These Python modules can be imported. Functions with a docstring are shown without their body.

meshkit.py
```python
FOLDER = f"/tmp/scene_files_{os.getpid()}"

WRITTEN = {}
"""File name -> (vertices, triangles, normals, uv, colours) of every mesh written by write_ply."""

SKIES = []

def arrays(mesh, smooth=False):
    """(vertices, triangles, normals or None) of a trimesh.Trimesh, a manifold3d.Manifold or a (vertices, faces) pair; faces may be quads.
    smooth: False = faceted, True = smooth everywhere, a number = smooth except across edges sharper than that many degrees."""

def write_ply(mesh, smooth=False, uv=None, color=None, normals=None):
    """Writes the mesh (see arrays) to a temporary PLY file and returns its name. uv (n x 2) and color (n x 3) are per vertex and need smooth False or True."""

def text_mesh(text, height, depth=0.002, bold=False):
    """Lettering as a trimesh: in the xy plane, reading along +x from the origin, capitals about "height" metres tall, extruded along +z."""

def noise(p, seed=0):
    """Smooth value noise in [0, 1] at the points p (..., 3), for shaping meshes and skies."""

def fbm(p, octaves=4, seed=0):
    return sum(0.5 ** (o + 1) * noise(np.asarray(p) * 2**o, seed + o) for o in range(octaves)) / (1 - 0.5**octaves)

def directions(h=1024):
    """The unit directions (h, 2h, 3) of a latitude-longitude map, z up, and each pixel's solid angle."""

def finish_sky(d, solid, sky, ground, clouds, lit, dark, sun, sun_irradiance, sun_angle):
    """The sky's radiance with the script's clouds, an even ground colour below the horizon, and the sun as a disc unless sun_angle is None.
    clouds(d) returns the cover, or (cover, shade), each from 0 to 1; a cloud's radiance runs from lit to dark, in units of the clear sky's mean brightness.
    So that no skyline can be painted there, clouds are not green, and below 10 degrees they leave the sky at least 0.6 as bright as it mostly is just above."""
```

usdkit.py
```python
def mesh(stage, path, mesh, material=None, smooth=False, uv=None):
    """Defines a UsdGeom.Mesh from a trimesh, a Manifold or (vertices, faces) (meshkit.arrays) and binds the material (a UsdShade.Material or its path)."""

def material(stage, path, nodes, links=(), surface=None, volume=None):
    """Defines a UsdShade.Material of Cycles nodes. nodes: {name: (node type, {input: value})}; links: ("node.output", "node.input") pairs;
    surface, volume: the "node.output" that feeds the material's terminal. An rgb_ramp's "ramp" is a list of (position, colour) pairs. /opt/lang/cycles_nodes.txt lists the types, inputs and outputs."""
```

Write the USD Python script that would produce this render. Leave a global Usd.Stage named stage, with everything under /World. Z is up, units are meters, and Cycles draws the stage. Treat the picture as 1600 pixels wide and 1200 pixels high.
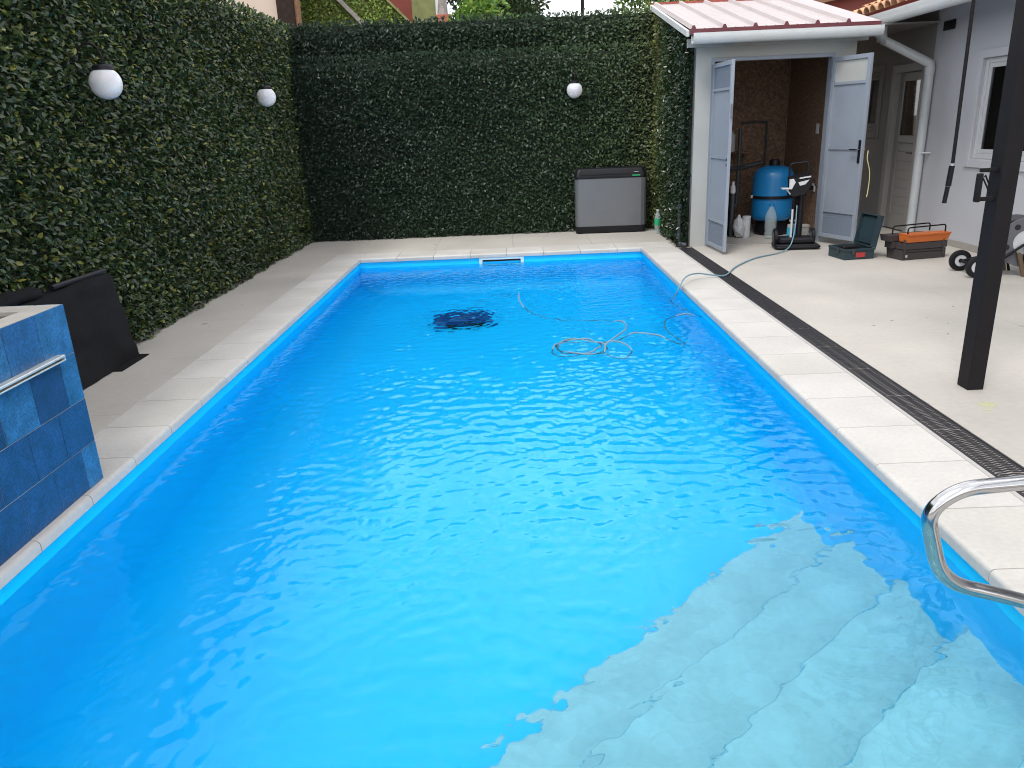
import math
import numpy as np, trimesh, usdkit, meshkit
from shapely.geometry import Polygon, box as sbox
from pxr import Usd, UsdGeom, UsdLux, UsdShade, Gf, Sdf, Vt

stage = Usd.Stage.CreateInMemory()
UsdGeom.SetStageUpAxis(stage, 'Z')
UsdGeom.SetStageMetersPerUnit(stage, 1.0)
world = UsdGeom.Xform.Define(stage, '/World')
UsdGeom.Scope.Define(stage, '/World/Looks')
RNG = np.random.default_rng(7)

# ------------------------------------------------------------------ camera
PITCH, YAW, ROLL, EYE = 0.3251, -0.0118, -0.0430, 1.5
cp, sp, cy, sy = math.cos(PITCH), math.sin(PITCH), math.cos(YAW), math.sin(YAW)
fwd = np.array([sy * cp, cy * cp, -sp]); rgt = np.array([cy, -sy, 0.0]); upv = np.cross(rgt, fwd)
cr, sr = math.cos(ROLL), math.sin(ROLL)
rgt, upv = cr * rgt + sr * upv, -sr * rgt + cr * upv
cam = UsdGeom.Camera.Define(stage, '/World/camera')
m = Gf.Matrix4d(*[float(q) for q in (*rgt, 0, *upv, 0, *(-fwd), 0, 0, 0, EYE, 1)])
cam.AddTransformOp().Set(m)
cam.CreateHorizontalApertureAttr(36.0)
cam.CreateFocalLengthAttr(36.0 * 1191.3 / 1600)
cam.CreateClippingRangeAttr(Gf.Vec2f(0.05, 2000))
cam.CreateExposureAttr(0.5)

# ------------------------------------------------------------------ sky and sun (bright overcast)
SUN_DIR = np.array([-0.30, -0.45, 0.84]); SUN_DIR /= np.linalg.norm(SUN_DIR)
SUN_EL, SUN_ROT = math.asin(SUN_DIR[2]), math.atan2(SUN_DIR[0], SUN_DIR[1])
sky_mat = usdkit.material(stage, '/World/Looks/sky', {
    'sky': ('sky_texture', {'sky_type': 'single_scattering', 'sun_disc': False, 'sun_elevation': SUN_EL, 'sun_rotation': SUN_ROT}),
    'co': ('texture_coordinate', {}),
    'n': ('noise_texture', {'scale': 2.6, 'detail': 6.0, 'roughness': 0.55}),
    'r': ('map_range', {'from_min': 0.35, 'from_max': 0.65, 'to_min': 0.72, 'to_max': 1.0, 'clamp': True}),
    'n2': ('noise_texture', {'scale': 3.1, 'detail': 6.0, 'distortion': .5}),
    'cl': ('rgb_ramp', {'ramp': [(0.32, (5.4, 5.6, 6.0)), (0.5, (9.0, 9.1, 9.4)), (0.66, (14.5, 14.5, 14.6))]}),
    'mx': ('mix_color', {'use_clamp': True}),
    'bg': ('background_shader', {'strength': 0.15})},
    [('co.generated', 'n.vector'), ('co.generated', 'n2.vector'), ('n.fac', 'r.value'), ('n2.fac', 'cl.fac'), ('r.result', 'mx.fac'),
     ('sky.color', 'mx.a'), ('cl.color', 'mx.b'), ('mx.result', 'bg.color')], surface='bg.background')
dome = UsdLux.DomeLight.Define(stage, '/World/sky')
UsdShade.MaterialBindingAPI.Apply(dome.GetPrim()).Bind(sky_mat)
dome.GetPrim().SetCustomDataByKey('kind', 'structure')
sun = UsdLux.DistantLight.Define(stage, '/World/sun')
sun.CreateIntensityAttr(0.40); sun.CreateAngleAttr(16.0); sun.CreateColorAttr(Gf.Vec3f(1.0, 0.97, 0.92))
sun.GetPrim().CreateAttribute('inputs:normalize', Sdf.ValueTypeNames.Bool).Set(True)
z_ = SUN_DIR; x_ = np.cross([0, 1, 0], z_); x_ /= np.linalg.norm(x_); y_ = np.cross(z_, x_)
sun.AddTransformOp().Set(Gf.Matrix4d(*[float(q) for q in (*x_, 0, *y_, 0, *z_, 0, 0, 0, 20, 1)]))

# ------------------------------------------------------------------ helpers
def cat(*ms):
    flat = []
    for q in ms:
        flat += list(q) if isinstance(q, (list, tuple)) else [q]
    return trimesh.util.concatenate([trimesh.Trimesh(np.asarray(q.vertices), np.asarray(q.faces), process=False) for q in flat])

def box(x0, x1, y0, y1, z0, z1, b=0.0):
    if b <= 0:
        q = trimesh.creation.box([x1 - x0, y1 - y0, z1 - z0]); q.apply_translation([(x0 + x1) / 2, (y0 + y1) / 2, (z0 + z1) / 2]); return q
    lo, hi, pts = np.array([x0, y0, z0]), np.array([x1, y1, z1]), []
    for k in range(3):
        a, c = lo + b, hi - b
        for i in range(8):
            p = np.array([(a, c)[(i >> j) & 1][j] for j in range(3)])
            p[k] = (lo, hi)[(i >> k) & 1][k]; pts.append(p)
    return trimesh.Trimesh(np.array(pts), process=False).convex_hull

def hull(pts):
    return trimesh.Trimesh(np.asarray(pts, float), process=False).convex_hull

def prism(poly, z0, z1):
    q = trimesh.creation.extrude_polygon(poly if isinstance(poly, Polygon) else Polygon(poly), z1 - z0, engine='earcut'); q.apply_translation([0, 0, z0]); return q

def rrect(w, d, r, res=5):
    return sbox(-w / 2 + r, -d / 2 + r, w / 2 - r, d / 2 - r).buffer(r, quad_segs=res)

def prism_y(xz, y0, y1):
    """polygon in the xz plane, extruded along y"""
    q = trimesh.creation.extrude_polygon(Polygon(xz), y1 - y0, engine='earcut')
    v = q.vertices.copy(); q.vertices = np.stack([v[:, 0], y1 - v[:, 2], v[:, 1]], 1); return q

def prism_x(yz, x0, x1):
    q = trimesh.creation.extrude_polygon(Polygon(yz), x1 - x0, engine='earcut')
    v = q.vertices.copy(); q.vertices = np.stack([x0 + v[:, 2], v[:, 0], v[:, 1]], 1); return q

def tube(pts, r, n=10, cap=True):
    p = np.asarray(pts, float); N = len(p)
    t = np.gradient(p, axis=0); t /= np.linalg.norm(t, axis=1, keepdims=True) + 1e-12
    a = np.cross(t[0], [0, 0, 1.0] if abs(t[0, 2]) < .9 else [1.0, 0, 0]); a /= np.linalg.norm(a)
    rr = np.broadcast_to(r, (N,)); V = []
    for i in range(N):
        a = a - t[i] * (a @ t[i]); a /= np.linalg.norm(a); b = np.cross(t[i], a)
        an = np.arange(n) * 2 * np.pi / n
        V.append(p[i] + rr[i] * (np.cos(an)[:, None] * a + np.sin(an)[:, None] * b))
    V = np.vstack(V); F = []
    for i in range(N - 1):
        for j in range(n):
            k = (j + 1) % n
            F += [[i * n + j, i * n + k, (i + 1) * n + k], [i * n + j, (i + 1) * n + k, (i + 1) * n + j]]
    if cap:
        V = np.vstack([V, p[0], p[-1]])
        for j in range(n):
            k = (j + 1) % n
            F += [[N * n, k, j], [N * n + 1, (N - 1) * n + j, (N - 1) * n + k]]
    return trimesh.Trimesh(V, F, process=False)

def spline(pts, k=8):
    """Catmull-Rom through the points"""
    p = np.asarray(pts, float); p = np.vstack([2 * p[0] - p[1], p, 2 * p[-1] - p[-2]]); out = []
    for i in range(1, len(p) - 2):
        for s in np.linspace(0, 1, k, endpoint=False):
            a, b, c, d = p[i - 1], p[i], p[i + 1], p[i + 2]
            out.append(.5 * (2 * b + (c - a) * s + (2 * a - 5 * b + 4 * c - d) * s * s + (3 * b - a - 3 * c + d) * s ** 3))
    out.append(p[-2]); return np.array(out)

def rounded(pts, r, k=6):
    """polyline with rounded corners"""
    p = np.asarray(pts, float); out = [p[0]]
    for i in range(1, len(p) - 1):
        a, b = p[i - 1] - p[i], p[i + 1] - p[i]
        la, lb = np.linalg.norm(a), np.linalg.norm(b); d = min(r, la * .48, lb * .48)
        s, e = p[i] + a / la * d, p[i] + b / lb * d
        for q in np.linspace(0, 1, k): out.append((1 - q) ** 2 * s + 2 * q * (1 - q) * p[i] + q * q * e)
    out.append(p[-1]); return np.array(out)

def lathe(prof, n=24, at=(0, 0, 0)):
    prof = np.asarray(prof, float); N = len(prof); an = np.arange(n) * 2 * np.pi / n
    V = np.stack([prof[:, None, 0] * np.cos(an), prof[:, None, 0] * np.sin(an), np.broadcast_to(prof[:, None, 1], (N, n))], -1).reshape(-1, 3) + at
    i, j = np.meshgrid(np.arange(N - 1), np.arange(n), indexing='ij'); k = (j + 1) % n
    F = np.stack([i * n + j, i * n + k, (i + 1) * n + k, (i + 1) * n + j], -1).reshape(-1, 4)
    return trimesh.Trimesh(V, np.vstack([F[:, [0, 1, 2]], F[:, [0, 2, 3]]]), process=False)

def move(q, d=(0, 0, 0), rx=0, ry=0, rz=0):
    q = q.copy()
    for ang, ax in ((rx, [1, 0, 0]), (ry, [0, 1, 0]), (rz, [0, 0, 1])):
        if ang: q.apply_transform(trimesh.transformations.rotation_matrix(ang, ax))
    q.apply_translation(d); return q

LEAF_TRIS = 6
USED = {}
def numbered(path):
    k = USED.get(path, 0); USED[path] = k + 1
    return path if k == 0 else f'{path}_{k:03d}'

def tag(prim, label=None, cat_=None, group=None, kind=None):
    for k, v in (('label', label), ('category', cat_), ('group', group), ('kind', kind)):
        if v: prim.SetCustomDataByKey(k, v)
    return prim

class Thing:
    def __init__(s, name, label=None, cat_=None, loc=(0, 0, 0), rotz=0, group=None, kind=None):
        s.x = UsdGeom.Xform.Define(stage, numbered('/World/' + name)); s.loc = np.array(loc, float); s.rotz = rotz
        s.x.AddTranslateOp().Set(Gf.Vec3d(*map(float, loc)))
        if rotz: s.x.AddRotateZOp().Set(math.degrees(rotz))
        s.path = str(s.x.GetPath()); tag(s.x.GetPrim(), label, cat_, group, kind)
    def add_leaves(s, name, v, f, mat, w=False, kind=None, seed=1):
        p = s.add(name, trimesh.Trimesh(v, f, process=False), mat, w=w, kind=kind)
        k = LEAF_TRIS; tone = np.repeat(np.random.default_rng(seed).uniform(0, 1, len(f) // k), k).astype(np.float32)
        UsdGeom.PrimvarsAPI(stage.GetPrimAtPath(p)).CreatePrimvar('tone', Sdf.ValueTypeNames.FloatArray, 'uniform').Set(Vt.FloatArray.FromNumpy(tone)); return p
    def add(s, name, mesh, mat, parent=None, smooth=False, label=None, kind=None, w=False):
        """mesh in the thing's own frame, or in world metres (w) for unrotated things"""
        if w: mesh = move(mesh, -s.loc)
        p = numbered((parent or s.path) + '/' + name)
        q = usdkit.mesh(stage, p, mesh, MATS[mat] if isinstance(mat, str) else mat, smooth=smooth)
        tag(q.GetPrim(), label, kind=kind); return p

def single(name, mesh, mat, label=None, cat_=None, group=None, kind=None, smooth=False):
    q = usdkit.mesh(stage, numbered('/World/' + name), mesh, MATS[mat], smooth=smooth)
    tag(q.GetPrim(), label, cat_, group, kind); return q

def copy_of(src, name, label, cat_, loc, rotz=0, group=None):
    x = UsdGeom.Xform.Define(stage, numbered('/World/' + name))
    x.GetPrim().GetReferences().AddInternalReference(src.x.GetPath()); x.GetPrim().SetInstanceable(True)
    x.ClearXformOpOrder()
    x.AddTranslateOp().Set(Gf.Vec3d(*map(float, loc)))
    if rotz: x.AddRotateZOp().Set(math.degrees(rotz))
    tag(x.GetPrim(), label, cat_, group); return x

# ------------------------------------------------------------------ materials
MATS = {}
def mat(name, c, rough=.5, metal=0., var=.08, scale=3., fine=.05, fscale=60., bump=0., bscale=80., rnd=0., spec=.5, coat=0., extra=None):
    N = {'g': ('geometry', {}), 'n1': ('noise_texture', {'scale': scale, 'detail': 4.0}), 'n2': ('noise_texture', {'scale': fscale, 'detail': 3.0}),
         'm1': ('map_range', {'from_min': .3, 'from_max': .7, 'to_min': 1 - var, 'to_max': 1 + var}),
         'm2': ('map_range', {'from_min': .3, 'from_max': .7, 'to_min': 1 - fine, 'to_max': 1 + fine}),
         'mm': ('math', {'math_type': 'multiply'}), 'h': ('hsv', {'color': c}),
         'r1': ('map_range', {'from_min': .3, 'from_max': .7, 'to_min': max(rough - .06, .02), 'to_max': rough + .06}),
         'p': ('principled_bsdf', {'metallic': metal, 'specular_ior_level': spec, 'coat_weight': coat, **(extra or {})})}
    L = [('g.position', 'n1.vector'), ('g.position', 'n2.vector'), ('n1.fac', 'm1.value'), ('n2.fac', 'm2.value'), ('m1.result', 'mm.value1'), ('m2.result', 'mm.value2'),
         ('h.color', 'p.base_color'), ('n1.fac', 'r1.value'), ('r1.result', 'p.roughness')]
    if rnd:
        N.update({'oi': ('object_info', {}), 'm3': ('map_range', {'to_min': 1 - rnd, 'to_max': 1 + rnd}), 'mx': ('math', {'math_type': 'multiply'})})
        L += [('oi.random', 'm3.value'), ('mm.value', 'mx.value1'), ('m3.result', 'mx.value2'), ('mx.value', 'h.value')]
    else: L.append(('mm.value', 'h.value'))
    if bump:
        N.update({'nb': ('noise_texture', {'scale': bscale, 'detail': 4.0}), 'b': ('bump', {'strength': .6, 'distance': bump})})
        L += [('g.position', 'nb.vector'), ('nb.fac', 'b.height'), ('b.normal', 'p.normal')]
    MATS[name] = usdkit.material(stage, '/World/Looks/' + name, N, L, surface='p.BSDF'); return MATS[name]

mat('deck', (0.392, 0.367, 0.330), .62, var=.10, scale=1.0, fine=.04, fscale=25, bump=.0006, bscale=120, rnd=.012)
mat('deck_dark', (0.312, 0.290, 0.265), .65, var=.11, scale=1.1, fine=.04, fscale=25, bump=.0006, bscale=120, rnd=.012)  # darker deck tone for bedding, threshold and skirting
mat('coping_stone', (0.451, 0.432, 0.408), .6, var=.05, scale=2.2, fine=.035, fscale=45, bump=.0008, bscale=140, rnd=.025)
for k_, f_ in enumerate((.955, 1.0, 1.03)): mat('coping_stone_%d' % k_, (.45 * f_, .432 * f_, (.408 - .008 * (k_ == 0)) * f_), .6, var=.07, scale=2.6, fine=.05, fscale=45, bump=.0008, bscale=140)
mat('grout', (.30, .28, .26), .85)
mat('liner', (.0, .575, .97), .42, var=.03, scale=.8, fine=.01)
mat('step_liner', (.52, .54, .56), .5, var=.10, scale=5, fine=.05, fscale=30)
mat('step_edge', (.20, .42, .56), .5)
mat('white_plastic', (0.493, 0.501, 0.510), .35, var=.03)
mat('skimmer_white', (.55, .66, .72), .35, var=.03)
mat('black_plastic', (.006, .006, .008), .45, spec=.25, var=.15, fine=.1)
mat('grate_black', (.020, .019, .022), .5, spec=.35, var=.2, scale=9, fine=.15)
mat('dark_void', (.008, .008, .010), .8)
mat('hedge_mat', (.012, .022, .012), .9)
mat('globe', (0.510, 0.518, 0.535), .22, var=.02, extra={'subsurface_weight': .3, 'subsurface_scale': .02})
mat('heat_grey', (0.136, 0.139, 0.146), .38, metal=.35, var=.03, fine=.03)
mat('heat_dark', (.075, .077, .085), .4, metal=.3, var=.03)
mat('led_green', (.02, .45, .16), .35)
mat('passage_shaded', (0.230, 0.217, 0.208), .75, var=.05, scale=1.5, fine=.03)  # brownish wall tone with the shade of the passage put into the colour
mat('passage_white_shaded', (0.281, 0.268, 0.255), .5, var=.04)  # door white darkened to carry the passage shade
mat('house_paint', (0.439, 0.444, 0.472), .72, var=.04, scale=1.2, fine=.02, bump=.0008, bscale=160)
mat('shed_wall', (0.365, 0.370, 0.353), .75, var=.06, scale=2.5, fine=.03, bump=.0006, bscale=90)
mat('door_blue_grey', (0.225, 0.255, 0.302), .5, var=.05, scale=4, fine=.03)
mat('vent_grey', (0.170, 0.204, 0.255), .55, var=.05)
mat('osb', (.165, .10, .063), .75, var=.5, scale=30, fine=.5, fscale=110, bump=.001, bscale=60)
mat('roof_metal', (.355, .305, .300), .42, var=.07, scale=2.5, fine=.05, spec=.4)
mat('roof_edge', (.10, .018, .025), .5, var=.15)
mat('gutter_white', (0.476, 0.493, 0.493), .4, var=.04, scale=5)
mat('pvc_white', (0.425, 0.446, 0.455), .38, var=.05, scale=6)
mat('terracotta', (.50, .27, .15), .8, var=.22, scale=9, fine=.12, rnd=.25, bump=.001)
mat('rust_red', (.26, .06, .045), .7, var=.12)
mat('wood_brown', (.17, .085, .045), .75, var=.25, scale=12)
mat('dark_wood', (.022, .014, .011), .85, spec=.2, var=.35, scale=14)
mat('grey_wood', (.22, .20, .18), .85, var=.3, scale=10)
mat('brick_red', (.33, .10, .06), .8, var=.2, rnd=.2)
mat('beige_wall', (0.476, 0.383, 0.315), .85, var=.05, scale=2, fine=.03)
mat('olive_wall', (.17, .18, .07), .9, var=.2, scale=7)
mat('black_steel', (.006, .005, .006), .6, spec=.22, var=.25, scale=6, fine=.15, bump=.0004, bscale=200)
mat('steel', (.46, .46, .46), .13, metal=1., var=.05, scale=14, fine=.04)
mat('brushed_steel', (.70, .68, .62), .5, metal=1., var=.08)
mat('tarp', (.003, .003, .004), .85, spec=.2, var=.3, scale=7, fine=.3, fscale=120, bump=.006, bscale=14)
mat('tank_blue', (0.010, 0.162, 0.391), .35, var=.06, scale=4)
mat('orange_paint', (0.442, 0.106, 0.017), .45, var=.06, scale=8)
mat('toolbox_dark', (.036, .029, .030), .5, var=.15)
mat('case_teal', (.012, .028, .036), .5, var=.2, fine=.12)
mat('red_plate', (.33, .03, .03), .5)
mat('cyan', (.05, .42, .60), .4)
mat('cable_grey', (.13, .23, .29), .5, var=.15)
mat('cable_yellow', (.55, .48, .22), .6)
mat('robot_blue', (.006, .075, .25), .5, var=.15)
mat('reel_grey', (.10, .10, .115), .5, var=.1)
mat('rim_grey', (.46, .47, .49), .4)
mat('strut_brown', (.10, .065, .035), .6)
mat('green_label', (.02, .30, .14), .4)
mat('rim_stone', (0.306, 0.289, 0.264), .7, var=.1, scale=7, fine=.06)
mat('bark', (.09, .065, .045), .9, var=.3, scale=20)
mat('earth', (.16, .13, .09), .95, var=.2, scale=.5)
mat('interior_dark', (.05, .05, .052), .8)
mat('blind', (.55, .56, .58), .7)
mat('joint_light', (0.357, 0.344, 0.327), .7)
mat('pipe_dark', (.035, .04, .045), .5)
for k, c in enumerate([(.006, .042, .125), (.010, .064, .165), (.015, .085, .195), (.005, .030, .092)]):
    mat(('deep_blue_tile', 'mid_blue_tile', 'light_blue_tile', 'navy_tile')[k], c, .42, var=.32, scale=13, fine=.42, fscale=110, bump=.0015, bscale=70, rnd=.10)

def leaf_mat(name, ramp, rough=.27, trans=.12, spec=.5):
    MATS[name] = usdkit.material(stage, '/World/Looks/' + name, {
        'g': ('geometry', {}), 'at': ('attribute', {'attribute': 'tone'}), 'n': ('noise_texture', {'scale': 1.1, 'detail': 3.0}), 'r': ('rgb_ramp', {'ramp': ramp}),
        'm': ('map_range', {'from_min': .3, 'from_max': .7, 'to_min': .75, 'to_max': 1.25}), 'h': ('hsv', {}),
        'p': ('principled_bsdf', {'roughness': rough, 'specular_ior_level': spec}), 't': ('translucent_bsdf', {}), 'x': ('mix_closure', {'fac': trans})},
        [('g.position', 'n.vector'), ('at.fac', 'r.fac'), ('n.fac', 'm.value'), ('m.result', 'h.value'), ('r.color', 'h.color'), ('h.color', 'p.base_color'), ('h.color', 't.color'),
         ('p.BSDF', 'x.closure1'), ('t.BSDF', 'x.closure2')], surface='x.closure')
leaf_mat('hedge_leaf', [(0, (.008, .019, .008)), (.3, (.017, .033, .012)), (.6, (.030, .052, .018)), (.82, (.050, .074, .025)), (.92, (.085, .105, .03)), (.965, (.16, .17, .035)), (1, (.25, .24, .05))])
leaf_mat('hedge_leaf_far', rough=.42, ramp=[(0, (.008, .020, .010)), (.4, (.014, .031, .014)), (.75, (.025, .048, .020)), (.92, (.052, .080, .032)), (1, (.11, .14, .05))])
leaf_mat('tree_leaf', [(0, (.012, .028, .010)), (.6, (.025, .05, .016)), (1, (.06, .09, .025))], rough=.5, trans=.25)
leaf_mat('bush_leaf', [(0, (.05, .11, .02)), (.6, (.10, .20, .035)), (1, (.22, .30, .05))], rough=.5, trans=.3)
for k_, c_ in enumerate([(.09, .17, .035), (.16, .25, .06), (.34, .31, .06)]): mat('yucca_leaf_%d' % k_, c_, .45, var=.15)
leaf_mat('ivy_leaf', [(0, (.08, .14, .025)), (.6, (.19, .28, .055)), (1, (.32, .38, .10))], rough=.6, trans=.1)

def glassy(name, tint, ior=1.45, rough=.02):
    MATS[name] = usdkit.material(stage, '/World/Looks/' + name, {'t': ('transparent_bsdf', {'color': tint}), 'g': ('glossy_bsdf', {'color': (1, 1, 1), 'roughness': rough}), 'f': ('fresnel', {'IOR': ior}), 'x': ('mix_closure', {})},
        [('f.fac', 'x.fac'), ('t.BSDF', 'x.closure1'), ('g.BSDF', 'x.closure2')], surface='x.closure')
glassy('pane', (.55, .58, .6), 1.6)
glassy('bottle_green', (.45, .72, .52), 1.5)
MATS['bottle_clear'] = usdkit.material(stage, '/World/Looks/bottle_clear', {'t': ('transparent_bsdf', {'color': (.86, .90, .90)}), 'd': ('principled_bsdf', {'base_color': (.60, .66, .66), 'roughness': .15}), 'x': ('mix_closure', {'fac': .2})},
    [('t.BSDF', 'x.closure1'), ('d.BSDF', 'x.closure2')], surface='x.closure')

# water: clear refracting surface over the blue liner
MATS['water'] = usdkit.material(stage, '/World/Looks/water', {
    'g': ('geometry', {}), 'map': ('mapping', {'scale': (1.0, 1.6, 1.0)}), 'n': ('noise_texture', {'scale': 26.0, 'detail': 3.0, 'distortion': .6}),
    'b': ('bump', {'strength': .05, 'distance': .01}), 'gl': ('glass_bsdf', {'color': (.60, .94, 1.0), 'roughness': 0.0, 'IOR': 1.333})},
    [('g.position', 'map.vector'), ('map.vector', 'n.vector'), ('n.fac', 'b.height'), ('b.normal', 'gl.normal')], surface='gl.BSDF')

# ------------------------------------------------------------------ dimensions
XL, XR, YB, YN = -1.96, 1.58, 9.62, 0.60        # coping inner edges
OL, OR, OB = -2.33, 1.985, 10.04                # coping outer edges
LX, HX = -3.09, 5.0                             # left hedge face, house wall face
WZ, FZ = -0.125, -1.45                           # water level, pool floor
O = .025
lx0, lx1, ly0, ly1 = XL - O, XR + O, YN - O, YB + O   # liner faces

# ------------------------------------------------------------------ ground, deck, coping, pool
S = 220.0
g4 = [box(-S, lx0 - .12, -S, S, -.36, -.062), box(lx1 + .12, S, -S, S, -.36, -.062), box(lx0 - .12, lx1 + .12, ly1 + .12, S, -.36, -.062), box(lx0 - .12, lx1 + .12, -S, ly0 - .12, -.36, -.062)]
single('ground', cat(g4), 'earth', kind='structure')

deck = Thing('pool_deck', kind='structure')
deck.add('bedding', cat(box(OR, 7.0, -2.0, 13.2, -.06, -.004 - .003), box(-3.4, OL, -2.0, 11.9, -.06, -.007), box(OL, OR, OB, 11.9, -.06, -.007), box(OL, OR, -2, YN - .40, -.06, -.007)), 'deck_dark')
def slabs(x0, x1, y0, y1, nx, ny, m_):
    dx, dy, j = (x1 - x0) / nx, (y1 - y0) / ny, .0012
    for i in range(nx):
        for k in range(ny):
            deck.add('slab', box(x0 + i * dx + j, x0 + (i + 1) * dx - j, y0 + k * dy + j, y0 + (k + 1) * dy - j, -.05, 0, .0012), m_)
slabs(2.186, HX, -1.75, 9.42, 2, 8, 'deck')
slabs(2.186, HX, 9.42, 13.1, 2, 3, 'deck')
slabs(LX - .06, OL, -1.7, 10.04, 1, 10, 'deck')
slabs(LX - .06, OR + .07, 10.04, 11.72, 5, 1, 'deck')
slabs(OL, OR, -1.7, YN - .37, 3, 2, 'deck')
deck.add('edge_strip', box(OR + .004, 2.012, -1.75, 9.5, -.05, -.001), 'joint_light')

cop = Thing('pool_coping', kind='structure')
CS = np.random.default_rng(8)
def stone(): return 'coping_stone_%d' % CS.integers(0, 3)
def coping(x0, x1, y0, y1, edge):
    """one coping stone with a rounded nosing towards the pool"""
    r, t = .02, .05
    j = .0024
    if edge in 'lr':
        w = x1 - x0
        pr = [(w, -t), (0, -t)] + [(r - r * math.cos(a), -r + r * math.sin(a)) for a in np.linspace(0, math.pi / 2, 5)] + [(w, 0)]
        q = prism_y(pr if edge == 'r' else [(w - a, b) for a, b in pr], y0 + j, y1 - j)
        return move(q, (x0, 0, 0))
    w = y1 - y0
    pr = [(w, -t), (0, -t)] + [(r - r * math.cos(a), -r + r * math.sin(a)) for a in np.linspace(0, math.pi / 2, 5)] + [(w, 0)]
    q = prism_x(pr if edge == 'b' else [(w - a, b) for a, b in pr], x0 + j, x1 - j)
    return move(q, (0, y0, 0))
cop.add('mortar_bed', cat(box(lx1 + .02, OR, YN - .38, OB, -.06, -.012), box(OL, lx0 - .02, YN - .38, OB, -.06, -.012), box(lx0 - .02, lx1 + .02, YB + .05, OB, -.06, -.012), box(lx0 - .02, lx1 + .02, YN - .38, YN - .05, -.06, -.012)), 'grout')
y = 5.281 - .4308 * 12
ys = [YN - .38] + [5.281 + .4308 * k for k in range(-11, 11)] + [OB]
ys = [q for q in ys if q <= OB]
if ys[-1] - ys[-2] < .15: ys.pop(-2)
for a, b in zip(ys[:-1], ys[1:]):
    cop.add('coping_stone', coping(XR, OR, a, b, 'r'), stone(), smooth=40)
ysl = [YN - .38, .62, 1.05, 1.48, 1.91, 2.34, 2.71, 3.11, 3.53, 3.96, 4.40, 4.83, 5.26, 5.69, 6.12, 6.55, 6.98, 7.41, 7.84, 8.27, 8.70, 9.13, 9.56, OB]
for a, b in zip(ysl[:-1], ysl[1:]):
    cop.add('coping_stone', coping(OL, XL, a, b, 'l'), stone(), smooth=40)
xs = list(np.linspace(XL, XR - .30, 8)) + [XR]
for a, b in zip(xs[:-1], xs[1:]):
    cop.add('coping_stone', coping(a, b, YB, OB, 'b'), stone(), smooth=40)
for a, b in zip(np.linspace(XL, XR, 9)[:-1], np.linspace(XL, XR, 9)[1:]):
    cop.add('coping_stone', coping(a, b, YN - .38, YN, 'n'), stone(), smooth=40)

pool = Thing('pool_basin', kind='structure')
T_ = .10
CR = .42
prof = [(0.0, -.051), (0.0, WZ), (0.0, (WZ + FZ + CR) / 2)] + [(CR - CR * math.cos(q), FZ + CR - CR * math.sin(q)) for q in np.linspace(0, math.pi / 2, 9)]   # (inset, z)
def strip(fn, a, b, p):
    """wall strip: fn(along, inset, z) -> point; a(inset), b(inset) the two ends"""
    V = []
    for d, z in p: V += [fn(a(d), d, z), fn(b(d), d, z)]
    F = []
    for k in range(len(p) - 1): F += [[2 * k, 2 * k + 1, 2 * k + 3], [2 * k, 2 * k + 3, 2 * k + 2]]
    return trimesh.Trimesh(V, F, process=False)
def cut(p, z):
    """the part of the profile below z"""
    i = next(k for k in range(len(p)) if p[k][1] <= z); return [(p[i - 1][0], z)] + p[i:]
left, right = (lambda t, d, z: (lx0 + d, t, z)), (lambda t, d, z: (lx1 - d, t, z))
far, near = (lambda t, d, z: (t, ly1 - d, z)), (lambda t, d, z: (t, ly0 + d, z))
pool.add('pool_wall', strip(left, lambda d: ly0 + d, lambda d: ly1 - d, prof), 'liner', smooth=40)
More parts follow.
